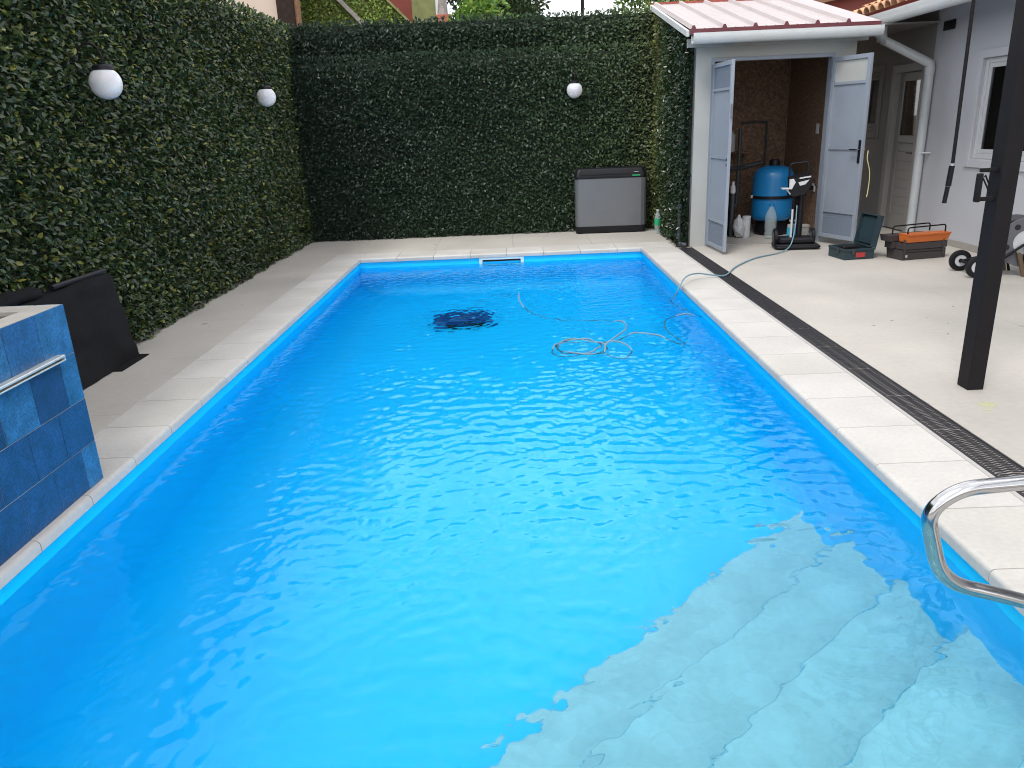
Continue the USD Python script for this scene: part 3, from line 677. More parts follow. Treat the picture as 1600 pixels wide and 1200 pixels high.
sh.add('handle', P(cat(tube([(.545, -.02, 1.10), (.545, -.055, 1.10)], .008, 8), tube([(.55, -.055, 1.10), (.43, -.055, 1.10)], .008, 8), tube([(.545, .02, 1.10), (.545, .055, 1.10)], .008, 8), tube([(.55, .055, 1.10), (.43, .055, 1.10)], .008, 8))), 'steel', parent=lr, w=True)
# fittings on the inner walls
sh.add('light_switch', box(sx1 - .108, sx1 - .096, 10.17, 10.25, 1.26, 1.38, .003), 'white_plastic', w=True)
so = sh.add('socket', box(sx1 - .112, sx1 - .096, 10.13, 10.22, .545, .645, .003), 'white_plastic', w=True)
sh.add('plug', box(sx1 - .16, sx1 - .112, 10.15, 10.20, .57, .62, .006), 'black_plastic', parent=so, w=True)
sh.add('wall_pipe', tube(rounded([(3.25, 11.36, 1.42), (3.62, 11.36, 1.42), (3.62, 11.36, .75)], .03), .014, 10), 'pipe_dark', w=True, smooth=50)
sh.add('shelf', box(2.75, 3.35, 11.10, 11.38, 1.02, 1.04), 'wood_brown', w=True)

yc = Thing('yellow_strap', 'thin yellow cord hanging from the right shed door handle', 'cord', (3.95, 8.9, .7))
yc.add('cord', tube(spline([(3.985, 8.90, 1.085), (3.975, 8.88, 1.0), (4.015, 8.88, .86), (4.022, 8.88, .72), (4.012, 8.88, .58)], 14), .005, 6), 'cable_yellow', w=True, smooth=True)

# things inside the shed
tk = Thing('filter_tank', 'bright blue sand filter tank with a black band inside the shed', 'filter tank', (3.43, 10.35, 0))
R = .262
tk.add('stand', lathe([(0, .002), (.20, .002), (.215, .03), (.19, .18), (.19, .22), (0, .22)], 28), 'black_plastic', smooth=35)
tk.add('lower_shell', lathe([(.12, .175), (.20, .185), (.245, .215), (R, .27), (R, .475)], 40), 'tank_blue', smooth=50)
tk.add('clamp_band', lathe([(R, .472), (R + .014, .475), (R + .014, .508), (R, .511)], 40), 'black_plastic', smooth=30)
tk.add('upper_shell', lathe([(R, .51), (R, .72), (.25, .78), (.21, .84), (.14, .875), (0, .89)], 40), 'tank_blue', smooth=50)
tk.add('band_bolt', box(-.295, -.262, -.03, .03, .475, .515, .006), 'brushed_steel')
tk.add('valve_cap', lathe([(.07, .86), (.07, .93), (.05, .96), (0, .965)], 18), 'black_plastic', smooth=40)
pu = Thing('pool_pump', 'dark pool pump with pipes standing left of the blue tank inside the shed', 'pump', (2.86, 10.6, 0))
pu.add('motor', move(lathe([(0, -.2), (.09, -.2), (.10, -.18), (.10, .1), (.08, .12), (0, .12)], 20), (-.02, .1, .30), rx=math.pi / 2), 'black_plastic', smooth=40)
pu.add('strainer', lathe([(.11, .16), (.12, .30), (.12, .50), (.10, .54), (0, .55)], 22, at=(-.03, -.18, 0)), 'black_plastic', smooth=40)
pu.add('foot', box(-.15, .12, -.3, .3, .002, .19, .02), 'black_plastic')
pu.add('pipe', tube(rounded([(-.03, -.15, .5), (-.03, -.15, .85), (.3, .2, .85), (.55, .2, .9)], .06), .03, 12), 'pipe_dark', smooth=50)
pu.add('pipe', tube(rounded([(.12, .1, .35), (.2, .1, .35), (.2, .1, 1.35)], .06), .025, 12), 'pipe_dark', smooth=50)
pu.add('valve_handle', lathe([(0, .0), (.02, .0), (.036, .03), (.03, .10), (.018, .115), (.018, .16), (0, .16)], 14, at=(.0, -.40, .55)), 'rim_grey', smooth=40)
pu.add('valve_body', tube([(0, -.40, .0), (0, -.40, .56)], .028, 10), 'pipe_dark', smooth=50)
wt = Thing('white_canister', 'upright white plastic tube on the shed floor left of the blue tank', 'canister', (3.03, 10.1, 0))
wt.add('body', lathe([(0, .002), (.048, .002), (.05, .01), (.05, .25), (.046, .26), (0, .26)], 22), 'white_plastic', smooth=40)
wt.add('lid', lathe([(.053, .245), (.053, .275), (0, .28)], 22), 'white_plastic', smooth=40)
def blob(rx, ry, rz, seed, amp=.2):
    q = trimesh.creation.icosphere(3, 1.0); w = meshkit.fbm(q.vertices * 2.2 + 5, 3, seed) - .5
    q.vertices = q.vertices * (1 + amp * 2 * w[:, None]) * [rx, ry, rz]; q.vertices[:, 2] -= q.vertices[:, 2].min(); return q
bg = Thing('plastic_bag', 'crumpled white plastic bag slumped on the shed floor by the left door', 'plastic bag', (2.93, 10.1, .002))
bg.add('bag', blob(.075, .09, .13, 3, .28), 'white_plastic', smooth=True)
bg.add('knot', move(blob(.018, .018, .03, 8, .3), (0, 0, .235)), 'white_plastic', smooth=True)
bottle('large_bottle', 'large clear empty water bottle on the shed floor in front of the blue tank', (3.29, 9.93, 0), .44, .072, 'bottle_clear', 'tank_blue')
jg = Thing('plastic_jug', 'dim translucent jug on the shelf at the back of the shed', 'jug', (3.05, 11.22, 1.04))
jg.add('body', lathe([(0, .002), (.085, .002), (.09, .02), (.09, .22), (.04, .29), (.03, .32), (0, .32)], 20), 'blind', smooth=40)
jg.add('cap', lathe([(0, .31), (.036, .31), (.036, .345), (0, .35)], 14), 'white_plastic', smooth=30)

# robot caddy
cd = Thing('robot_trolley', 'black wheeled trolley with white control box for the pool cleaner', 'trolley', (3.32, 9.12, 0), -.12)
cd.add('foot', cat(box(-.24, .25, -.17, .14, .012, .06, .012), box(-.20, .20, -.12, .12, .06, .13, .02)), 'black_plastic')
cd.add('lip', tube(rounded([(-.23, .1, .03), (-.24, -.18, .03), (.25, -.18, .03), (.25, .1, .03)], .05), .016, 8), 'black_plastic', smooth=50)
for s in (-.225, .20):
    wh = cd.add('wheel', move(lathe([(0, -.022), (.07, -.022), (.098, -.016), (.1, 0), (.098, .016), (.07, .022), (0, .022)], 26), (s, .02, .13), ry=math.pi / 2), 'black_plastic', smooth=40)
    cd.add('rim', move(lathe([(0, -.026), (.055, -.025), (.06, -.02), (.06, .02), (.055, .025), (0, .026)], 20), (s, .02, .13), ry=math.pi / 2), 'reel_grey', parent=wh, smooth=40)
cd.add('mast', cat(tube([(-.03, .05, .06), (-.03, .06, .62)], .016, 10), tube([(.05, .05, .12), (.05, .06, .62)], .035, 10)), 'black_plastic', smooth=50)
cd.add('mast_tube', tube([(-.055, -.03, .10), (-.05, -.0, .45)], .013, 10), 'rim_grey', smooth=50)
hp_ = cd.add('control_box', hull([(a, b, c) for a, b, c in [(-.12, -.05, .80), (.12, -.05, .84), (.12, -.05, .70), (.06, -.05, .62), (-.06, -.05, .60), (-.12, -.05, .66), (-.12, .07, .82), (.12, .07, .86), (.12, .07, .66), (-.06, .07, .60)]]), 'black_plastic')
cd.add('panel', cat(hull([(-.12, -.056, .795), (-.075, -.056, .80), (-.05, -.056, .76), (-.09, -.056, .68), (-.118, -.056, .70), (-.12, -.049, .795), (-.075, -.049, .80), (-.05, -.049, .76), (-.09, -.049, .68), (-.118, -.049, .70)]), hull([(-.02, -.056, .758), (.10, -.056, .785), (.06, -.056, .735), (0, -.056, .72), (-.02, -.049, .758), (.10, -.049, .785), (.06, -.049, .735), (0, -.049, .72)])), 'white_plastic', parent=hp_)
cd.add('stripe', hull([(-.01, -.057, .812), (.115, -.057, .828), (.115, -.057, .812), (-.01, -.057, .797), (-.01, -.049, .812), (.115, -.049, .828), (.115, -.049, .812), (-.01, -.049, .797)]), 'white_plastic', parent=hp_)
cd.add('tray', cat(box(-.20, -.10, -.08, .02, .685, .70, .003), hull([(-.16, -.05, .685), (-.10, -.05, .685), (-.10, -.05, .62), (-.16, -.03, .685), (-.10, -.03, .685), (-.10, -.03, .62)])), 'rim_grey')
cd.add('hoop', tube(rounded([(-.10, .06, .6), (-.10, .06, .96), (.10, .06, .98), (.10, .06, .6)], .04), .011, 8), 'black_plastic', smooth=50)
cd.add('power_lead', tube(spline([(.1, .06, .7), (.2, .2, .78), (.3, .5, .72), (.40, .85, .64), (.50, 1.02, .60)]), .006, 6), 'black_plastic', smooth=True)
cb = Thing('detergent_bottle', 'cyan and white cleaner bottle tucked behind the trolley base', 'bottle', (3.36, 9.36, 0), .2)
cb.add('body', taper(.10, .07, .025, [(.002, 0), (.24, 0), (.28, -.018), (.30, -.022)]), 'white_plastic', smooth=40)
cb.add('label', taper(.103, .073, .025, [(.07, 0), (.21, 0)]), 'cyan', smooth=40)
cb.add('cap', lathe([(.018, .295), (.018, .34), (0, .345)], 12), 'cyan', smooth=30)
cw = Thing('white_tub', 'small off-white tub beside the right door behind the trolley', 'tub', (3.60, 9.66, 0))
cw.add('body', taper(.15, .12, .03, [(.002, -.01), (.17, 0)]), 'rim_stone', smooth=40)
cw.add('lid', taper(.16, .13, .03, [(.17, 0), (.19, 0), (.195, -.008)]), 'rim_stone', smooth=40)

# floating cable and robot on the pool floor
w = WZ + .004
def at(pts, z): return [(a, b, z) for a, b in pts]
land = [(3.29, 9.05, .50), (3.27, 9.0, .25), (3.20, 8.93, .05), (2.99, 8.72, .012), (2.65, 8.45, .012), (2.32, 8.0, .012), (2.13, 7.62, .012), (2.05, 7.53, .012), (1.93, 7.50, .03), (1.78, 7.45, .06), (1.62, 7.24, .07), (1.53, 7.10, .0), (1.49, 7.12, -.10), (1.475, 7.18, -.19)]
wat = [(1.50, 7.1, -.30), (1.62, 6.75, -.33), (1.60, 6.53, -.20)] + at([(1.52, 6.51), (1.40, 6.51)], w) + [(1.28, 6.44, -.19), (1.24, 6.2, -.28), (1.30, 5.8, -.26), (1.24, 5.70, -.20)] + at([(1.14, 5.82), (1.05, 5.93), (.98, 5.975), (.90, 5.95)], w) + [(.78, 5.86, -.19)]
coil = []
for k in range(34):
    a = .6 + k * 2 * math.pi / 11.5; rr = 1 + .16 * math.sin(k * .83) + .07 * math.sin(k * 2.3)
    coil.append((.46 + .185 * rr * math.cos(a), 5.64 + .19 * rr * math.sin(a), w - .007 + .012 * math.sin(k * 1.3) - (.05 if k in (5, 6, 17, 18) else 0)))
loop = [(.66, 5.72, w - .01), (.74, 5.76, w), (.82, 5.66, w), (.845, 5.50, w - .01), (.78, 5.34, w - .02), (.68, 5.36, w - .012), (.64, 5.50, w - .012), (.68, 5.70, w - .004)]
tail = at([(.78, 5.90), (.87, 6.07), (.905, 6.21), (.90, 6.33), (.85, 6.40)], w) + [(.68, 6.56, -.22), (.35, 6.68, -.235), (.15, 6.88, -.20)] + at([(.05, 7.14), (.02, 7.40), (.02, 7.68)], w) + [(.0, 7.9, -.3), (-.1, 8.2, -.6), (-.3, 8.55, -1.0), (-.5, 8.5, -1.22)]
single('cleaner_cable', tube(spline(land + wat + coil + loop + tail, 7), .0073, 8), 'cable_grey', 'grey cable from the trolley running across coping and coiled floating on the pool', 'cable', smooth=True)
rb = Thing('pool_robot', 'dark blue cleaning robot seen through the water on the pool floor', 'pool robot', (-.6, 8.06, FZ), .15)
rb.add('body', taper(.42, .44, .06, [(.04, -.01), (.10, .0), (.20, -.02), (.24, -.08)]), 'robot_blue', smooth=40)
for s in (-1, 1):
    rb.add('track', move(prism_x([(-.24 + .06 * math.cos(a) * 0 + .0, 0)] and [(c, d) for c, d in np.array(rrect(.48, .14, .065).exterior.coords)[:-1]], -.05, .05), (s * .255, 0, .075)), 'robot_blue')
    rb.add('brush', tube([(-.2, s * .235, .05), (.2, s * .235, .05)], .045, 12), 'black_plastic', smooth=50)
rb.add('handle', tube(rounded([(-.15, 0, .2), (-.13, 0, .30), (.13, 0, .30), (.15, 0, .2)], .05), .015, 8), 'robot_blue', smooth=50)

# ------------------------------------------------------------------ tool case, tool box, cable reel
tc = Thing('tool_case', 'open dark teal drill case with lid up and a red plate', 'tool case', (3.66, 8.34, 0), .11)
W_, D_ = .33, .34
def tray(x0, x1, y0, y1, z0, z1, t=.012): return cat(box(x0, x1, y0, y1, z0, z0 + t), box(x0, x0 + t, y0, y1, z0 + t, z1), box(x1 - t, x1, y0, y1, z0 + t, z1), box(x0 + t, x1 - t, y0, y0 + t, z0 + t, z1), box(x0 + t, x1 - t, y1 - t, y1, z0 + t, z1))
tc.add('base_shell', tray(-W_ / 2, W_ / 2, -D_ / 2, D_ / 2, .002, .115), 'case_teal')
tc.add('rim', cat(box(-W_ / 2 - .008, W_ / 2 + .008, -D_ / 2 - .008, -D_ / 2, .095, .118), box(-W_ / 2 - .008, -W_ / 2, -D_ / 2, D_ / 2, .095, .118), box(-W_ / 2, W_ / 2, D_ / 2, D_ / 2 + .008, .095, .118)), 'case_teal')
tc.add('inlay', box(-W_ / 2 + .013, W_ / 2 - .013, -D_ / 2 + .013, D_ / 2 - .013, .02, .085, .01), 'case_teal')
tl = tc.add('tool', cat(box(-.12, .08, -.06, .0, .085, .135, .015), box(-.1, -.04, -.0, .11, .085, .12, .015), tube([(.02, .05, .10), (.13, .09, .10)], .022, 10)), 'black_plastic')
lid = lambda q: move(q, (W_ / 2 + .004, 0, .118), ry=.17)
tc.add('lid', lid(cat(box(0, .012, -D_ / 2, D_ / 2, 0, .335), box(-.055, 0, -D_ / 2, -D_ / 2 + .012, 0, .335), box(-.055, 0, D_ / 2 - .012, D_ / 2, 0, .335), box(-.055, 0, -D_ / 2 + .012, D_ / 2 - .012, .323, .335), box(-.03, 0, -D_ / 2 + .012, D_ / 2 - .012, 0, .012))), 'case_teal')
tc.add('lid_lining', lid(box(-.03, -.001, -D_ / 2 + .02, D_ / 2 - .02, .02, .31, .012)), 'case_teal')
tc.add('latch', cat(box(-.09, -.06, -D_ / 2 - .016, -D_ / 2 - .008, .06, .115, .003), box(-W_ / 2 - .016, -W_ / 2 - .008, -.06, -.03, .06, .115, .003)), 'toolbox_dark')
tc.add('red_plate', box(-.04, .065, -D_ / 2 - .006, -D_ / 2, .025, .075, .002), 'red_plate')

tb = Thing('toolbox', 'brown-black cantilever toolbox with an orange upper tray', 'toolbox', (4.28, 8.17, 0), .20)
L2, B2 = .255, .125
tb.add('bottom_tray', tray(-L2, L2, -B2, B2, .002, .105, .006), 'toolbox_dark')
tb.add('middle_tray', tray(-L2 + .006, L2 + .004, -B2 - .006, -.004, .112, .180, .005), 'toolbox_dark')
tb.add('middle_tray', tray(-L2 - .03, L2 - .02, .006, B2 + .01, .112, .180, .005), 'toolbox_dark')
def flare(x0, x1, yb0, yb1, yt0, yt1, z0, z1, d=.012): return hull([(x0, yb0, z0), (x1 - d, yb0, z0), (x0, yb1, z0), (x1 - d, yb1, z0), (x0 - d, yt0, z1), (x1 + d, yt0, z1), (x0 - d, yt1, z1), (x1 + d, yt1, z1)])
ot = tb.add('upper_tray', flare(-L2 + .03, L2 + .006, -B2 - .012, -.010, -B2 - .024, -.006, .186, .265), 'orange_paint')
tb.add('rim_fold', cat(box(-L2 + .016, L2 + .022, -B2 - .028, -B2 - .022, .258, .270), box(-L2 + .016, L2 + .022, -B2 - .022, -.004, .2655, .270)), 'orange_paint', parent=ot)
tb.add('upper_tray', flare(-L2 - .075, L2 - .10, .012, B2 + .02, .008, B2 + .03, .186, .250), 'toolbox_dark', label='dark rear upper tray slid to the left')
for s, o in ((-.10, .0), (.07, -.05)):
    tb.add('handle', tube(rounded([(-L2 + .05 + o, s, .25), (-L2 + .05 + o, s, .335), (L2 - .015 + o, s, .345), (L2 - .015 + o, s, .265)], .03), .0075, 8), 'black_steel', smooth=50)
for x0 in (-L2 + .02, L2 - .03):
    for s in (-1, 1):
        tb.add('link_arm', hull([(x0 - .012, s * (B2 + .007), .03), (x0 + .012, s * (B2 + .007), .03), (x0 - .04, s * (B2 + .012), .22), (x0 - .016, s * (B2 + .012), .22), (x0 - .012, s * (B2 + .010), .03), (x0 - .016, s * (B2 + .016), .22)]), 'toolbox_dark')
tb.add('label_plate', box(-L2 + .03, -L2 + .055, -B2 - .003, -B2, .03, .055), 'rim_grey')
tb.add('seam_line', box(-L2 + .02, L2 - .02, -B2 - .0025, -B2, .078, .084), 'black_plastic')

cr_ = Thing('cable_reel', 'grey cable reel on a wheeled stand partly hidden behind the black post', 'cable reel', (4.52, 7.15, 0), -.12)
disc = lambda r0, r1, t, n=40: move(lathe([(r0, -t), (r1, -t), (r1, t), (r0, t), (r0, -t)], n), rx=math.pi / 2)
for yv in (-.12, .12):
    fl = cr_.add('flange', move(disc(.11, .225, .01), (.16, yv, .31)), 'reel_grey', smooth=30)
    for k in range(5):
        a = k * 2 * math.pi / 5 + .9
        cr_.add('hole', move(disc(0, .026, .012, 14), (.16 + .165 * math.cos(a), yv, .31 + .165 * math.sin(a))), 'dark_void', parent=fl)
cr_.add('hub', move(disc(0, .115, .128), (.16, 0, .31)), 'rim_grey', smooth=30)
cr_.add('wound_cable', move(disc(.11, .17, .10), (.16, 0, .31)), 'black_plastic', smooth=30)
cr_.add('frame', cat(*[tube(rounded([(-.25, s, .10), (-.05, s, .15), (.16, s, .31), (.16, s, .10), (.19, s, .002)], .05), .013, 8) for s in (-.15, .15)], tube([(-.25, -.19, .10), (-.25, .19, .10)], .012, 8)), 'black_steel', smooth=50)
cr_.add('leg', hull([(.08, -.175, .22), (.115, -.175, .22), (.155, -.175, .002), (.19, -.175, .002), (.08, -.15, .22), (.115, -.15, .22), (.155, -.15, .002), (.19, -.15, .002)]), 'strut_brown')
cr_.add('leg', hull([(.085, .15, .22), (.125, .15, .22), (.13, .15, .002), (.165, .15, .002), (.085, .175, .22), (.125, .175, .22), (.13, .175, .002), (.165, .175, .002)]), 'strut_brown')
for s in (-.18, .18):
    wl = cr_.add('wheel', move(lathe([(.055, -.018), (.085, -.02), (.1, -.012), (.1, .012), (.085, .02), (.055, .018)], 28), (-.25, s, .101), rx=math.pi / 2), 'black_plastic', smooth=40)
    cr_.add('rim', move(disc(0, .058, .014, 20), (-.25, s, .101)), 'rim_grey', parent=wl)
    cr_.add('hub_cap', move(disc(0, .02, .02, 14), (-.25, s, .101)), 'black_plastic', parent=wl)

# ------------------------------------------------------------------ house
hs = Thing('house', 'pale house wall with white window, door, clay tile roof and gutter on the right', 'house', (HX, 8, 0))
wy0, wy1, wz0, wz1 = 7.30, 8.66, .97, 1.98       # window opening
ey0, ey1, ez1 = 9.86, 10.60, 1.995               # door opening
vy0, vy1, vz0, vz1 = 11.0, 11.45, 1.24, 2.0      # small window opening
Y0, Y1, HT = -1.7, 13.1, 2.62
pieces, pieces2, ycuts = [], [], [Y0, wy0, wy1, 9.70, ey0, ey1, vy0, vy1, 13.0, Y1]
YP = 9.70  # from here on the same house wall takes the colour darkened for shade
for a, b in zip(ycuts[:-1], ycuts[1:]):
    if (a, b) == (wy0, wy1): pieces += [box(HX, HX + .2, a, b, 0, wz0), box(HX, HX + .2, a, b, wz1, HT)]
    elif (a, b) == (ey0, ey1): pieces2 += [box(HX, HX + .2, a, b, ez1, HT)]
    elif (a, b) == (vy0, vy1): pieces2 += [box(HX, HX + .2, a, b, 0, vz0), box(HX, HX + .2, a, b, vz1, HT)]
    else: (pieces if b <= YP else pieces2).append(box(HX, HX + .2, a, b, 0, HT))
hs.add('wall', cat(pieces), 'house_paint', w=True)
hs.add('passage_wall', cat(pieces2), 'passage_shaded', w=True)
hs.add('end_wall', box(sx1 + .012, HX - .001, 13.0, 13.099, 0, 2.439), 'passage_shaded', w=True)
hs.add('passage_ceiling', box(sx1 + .012, HX - .001, 9.64, 13.1, 2.44, 2.455), 'passage_shaded', w=True)
hs.add('skirting', cat(box(HX - .012, HX - .0005, Y0, ey0 - .06, .0, .075, .002), box(HX - .012, HX - .0005, ey1 + .06, 13.0, 0, .075, .002)), 'deck_dark', w=True)
def frame_x(x0, x1, y0, y1, z0, z1, t, b=.004): return cat(box(x0, x1, y0, y0 + t, z0, z1, b), box(x0, x1, y1 - t, y1, z0, z1, b), box(x0, x1, y0 + t + .0005, y1 - t - .0005, z0, z0 + t, b), box(x0, x1, y0 + t + .0005, y1 - t - .0005, z1 - t, z1, b))
def window(y0, y1, z0, z1, lab, m1='house_paint', m2='white_plastic'):
    wn = hs.add('window', frame_x(HX - .022, HX - .0005, y0 - .085, y1 + .085, z0 - .09, z1 + .085, .086), m1, label=lab, w=True)
    hs.add('frame', frame_x(HX + .02, HX + .07, y0 + .002, y1 - .002, z0 + .002, z1 - .002, .05), m2, parent=wn, w=True)
    ns = 2 if y1 - y0 > .7 else 1; dy = (y1 - y0 - .10) / ns
    for k in range(ns):
        a = y0 + .05 + k * dy
        hs.add('sash', frame_x(HX + .03, HX + .06, a + .002, a + dy - .002, z0 + .053, z1 - .053, .045), m2, parent=wn, w=True)
        hs.add('pane', box(HX + .043, HX + .048, a + .046, a + dy - .046, z0 + .097, z1 - .097), 'pane', parent=wn, w=True)
    hs.add('reveal_room', cat(box(HX + .9, HX + .92, y0 - .4, y1 + .4, z0 - .3, z1 + .3), box(HX + .201, HX + .9, y0 - .4, y0 - .38, z0 - .3, z1 + .3), box(HX + .201, HX + .9, y1 + .38, y1 + .4, z0 - .3, z1 + .3), box(HX + .201, HX + .9, y0 - .38, y1 + .38, z0 - .32, z0 - .3), box(HX + .201, HX + .9, y0 - .38, y1 + .38, z1 + .3, z1 + .32)), 'interior_dark', parent=wn, w=True)
    return wn
wn = window(wy0, wy1, wz0, wz1, 'white framed window partly hidden by the black post')
hs.add('curtain', cat(*[box(HX + .25 + .02 * (k % 2), HX + .27 + .02 * (k % 2), 8.02 + k * .05, 8.02 + (k + 1) * .05, wz0 - .2, wz0 + .50) for k in range(19)]), 'blind', parent=wn, w=True)
window(vy0, vy1, vz0, vz1, 'small dark window at the far end of the passage', 'passage_shaded', 'passage_shaded')
dn = hs.add('door', cat(box(HX + .05, HX + .09, ey0 + .05, ey1 - .05, .01, .20, .003), box(HX + .05, HX + .09, ey0 + .05, ey0 + .15, .20, ez1 - .05, .003), box(HX + .05, HX + .09, ey1 - .15, ey1 - .05, .20, ez1 - .05, .003), box(HX + .05, HX + .09, ey0 + .151, ey1 - .151, ez1 - .15, ez1 - .05, .003), box(HX + .05, HX + .09, ey0 + .151, ey1 - .151, 1.10, 1.19, .003)), 'passage_white_shaded', label='white passage door with dark upper glass', w=True)
hs.add('panel', cat(*[box(HX + .062, HX + .078, ey0 + .151, ey1 - .151, .202 + k * .1122, .202 + (k + 1) * .1122 - .003, .002) for k in range(8)]), 'passage_white_shaded', parent=dn, w=True)
hs.add('pane', box(HX + .066, HX + .072, ey0 + .151, ey1 - .151, 1.191, ez1 - .151), 'pane', parent=dn, w=True)
hs.add('frame', cat(box(HX - .02, HX + .12, ey0 - .055, ey0 + .045, 0, ez1 + .05, .004), box(HX - .02, HX + .12, ey1 - .045, ey1 + .055, 0, ez1 + .05, .004), box(HX - .02, HX + .12, ey0 + .046, ey1 - .046, ez1 - .045, ez1 + .05, .004)), 'passage_white_shaded', parent=dn, w=True)
hs.add('handle', cat(tube([(HX + .05, ey0 + .11, .98), (HX + .0, ey0 + .11, .98), (HX, ey0 + .22, .98)], .009, 8)), 'steel', parent=dn, w=True)
hs.add('dark_room', box(HX + .6, HX + .62, ey0 - .3, ey1 + .3, 0, 2.3), 'interior_dark', parent=dn, w=True)
vn = hs.add('wall_vent', box(HX - .012, HX - .0005, 9.31, 9.55, 2.335, 2.435, .003), 'black_plastic', w=True)
hs.add('vent_slat', cat(*[box(HX - .02, HX - .012, 9.32, 9.54, 2.348 + k * .02, 2.353 + k * .02) for k in range(4)]), 'black_plastic', parent=vn, w=True)
# eaves: soffit, fascia, clay tiles, gutter, downpipe
EX, EZ, RS = 4.52, 2.60, math.tan(math.radians(19))
hs.add('soffit', hull([(a, b, c) for b in (Y0, 11.45) for a, c in ((EX, EZ - .03), (EX, EZ), (HX + .2, EZ + .02 + .2), (HX + .2, EZ + .02))]), 'house_paint', w=True)
hs.add('fascia', box(EX - .025, EX - .001, Y0, 11.45, EZ - .10, EZ + .02), 'gutter_white', w=True)
hs.add('roof_deck', hull([(a, b, c) for b in (Y0, 11.45) for a, c in ((EX - .0, EZ + .021), (EX, EZ + .03), (EX + 3.2, EZ + .03 + 3.2 * RS), (EX + 3.2, EZ + .015 + 3.2 * RS))]), 'rust_red', w=True)
def clay_tile(yc, row):
    n = 8; L_, r0, r1 = .42, .085, .07; V = []
    for k, (d, r) in enumerate(((0, r0), (L_, r1))):
        for t_ in (0, -.013):
            for a in np.linspace(0, math.pi, n): V.append((d, (r + t_) * math.cos(a), (r + t_) * math.sin(a) * .95))
    F = []
    for j in range(n - 1):
        F += [[j, j + 1, 2 * n + j + 1], [j, 2 * n + j + 1, 2 * n + j], [n + j, 3 * n + j + 1, n + j + 1], [n + j, 3 * n + j, 3 * n + j + 1], [j, n + j + 1, j + 1], [j, n + j, n + j + 1]]
    q = trimesh.Trimesh(V, F, process=False)
    return move(q, (EX - .05 + row * .37, yc, EZ + .033 + (row * .37) * RS + .02), ry=-math.atan(RS) + .03)
rt2 = np.random.default_rng(4)
for row in range(5):
    for k in range(21):
        yc_ = 11.36 - k * .185
        hs.add('roof_tile', move(clay_tile(yc_ + rt2.normal(0, .004), row), (rt2.normal(0, .006), 0, 0)), 'terracotta', w=True, smooth=40)
hs.add('far_tiles', cat(*[clay_tile(11.36 - k * .185, row) for row in range(5) for k in range(21, 69)]), 'terracotta', w=True, kind='stuff')
GX = 4.43
gut = [(GX + .082 - .0 - .0, 2.575), (GX - .075, 2.575), (GX - .075, 2.56)] + [(GX - .07 * math.cos(a), 2.54 - .08 * math.sin(a)) for a in np.linspace(0, math.pi, 12)] + [(GX + .075, 2.575)]
gut = [(GX - .078, 2.58), (GX - .078, 2.562)] + [(GX - .07 * math.cos(a), 2.54 - .085 * math.sin(a)) for a in np.linspace(0, math.pi, 12)] + [(GX + .07, 2.58), (GX + .06, 2.58)] + [(GX + .058 * math.cos(a), 2.54 - .073 * math.sin(a)) for a in np.linspace(0, math.pi, 12)] + [(GX - .06, 2.58)]
hs.add('gutter', prism_y(gut, 5.0, 9.95), 'gutter_white', w=True, smooth=35)
hs.add('gutter_end', prism_y([(GX - .07, 2.575)] + [(GX - .07 * math.cos(a), 2.54 - .085 * math.sin(a)) for a in np.linspace(0, math.pi, 12)] + [(GX + .07, 2.575)], 9.951, 9.965), 'gutter_white', w=True)
dpp = rounded([(GX, 9.84, 2.47), (GX, 9.84, 2.30), (4.93, 9.62, 2.0), (4.93, 9.62, .02)], .025)
dw = hs.add('downpipe', tube(dpp, .05, 20), 'pvc_white', w=True, smooth=50)
hs.add('pipe_collar', cat(tube([(GX, 9.84, 2.27), (GX, 9.84, 2.36)], .056, 20), tube([(4.93, 9.62, 1.88), (4.93, 9.62, 1.97)], .056, 20)), 'pvc_white', parent=dw, w=True, smooth=40)
hs.add('pipe_clip', cat(tube([(4.93, 9.62, .985), (4.93, 9.62, 1.01)], .054, 20), tube([(4.93, 9.57, 1.0), (5.0, 9.50, 1.0)], .012, 8)), 'pvc_white', parent=dw, w=True)
hs.add('branch_pipe', tube([(4.10, 9.27, 2.33), (4.25, 9.5, 2.30), (GX, 9.80, 2.27)], .036, 14), 'pvc_white', parent=dw, w=True, smooth=50)

# ------------------------------------------------------------------ black pergola post, awning crank, handrail
pg = Thing('pergola', 'black square steel post with a small bracket standing on the terrace', 'pergola post', (2.54, 4.08, 0))
pg.add('post', box(2.495, 2.585, 4.025, 4.13, .001, 2.7, .003), 'black_steel', w=True)
pg.add('beam', box(2.49, 2.59, -1.5, 5.4, 2.701, 2.86, .003), 'black_steel', w=True)
for yv in (-1.0, .7, 2.4, 4.075, 5.2):
    pg.add('rafter', box(2.591, HX - .01, yv - .04, yv + .04, 2.72, 2.84, .003), 'black_steel', w=True)
bk = pg.add('bracket', cat(box(2.405, 2.495, 4.05, 4.07, 1.18, 1.20, .003), box(2.405, 2.495, 4.05, 4.07, 1.035, 1.055, .003), box(2.395, 2.42, 4.045, 4.075, 1.03, 1.175, .004), tube([(2.43, 4.06, 1.155), (2.435, 4.06, 1.165), (2.48, 4.06, 1.08)], .004, 6), tube([(2.425, 4.06, 1.15), (2.475, 4.06, 1.065)], .004, 6)), 'black_steel', w=True)
ck = Thing('awning_crank', 'thin black awning crank rod hanging in front of the house wall', 'crank rod', (2.53, 4.55, 1))
ck.add('rod', tube([(2.515, 4.55, 2.70), (2.53, 4.55, 1.20)], .010, 10), 'black_steel', w=True, smooth=50)
ck.add('joint', tube([(2.53, 4.55, 1.215), (2.528, 4.55, 1.17)], [.006, .006], 10), 'rim_grey', w=True)
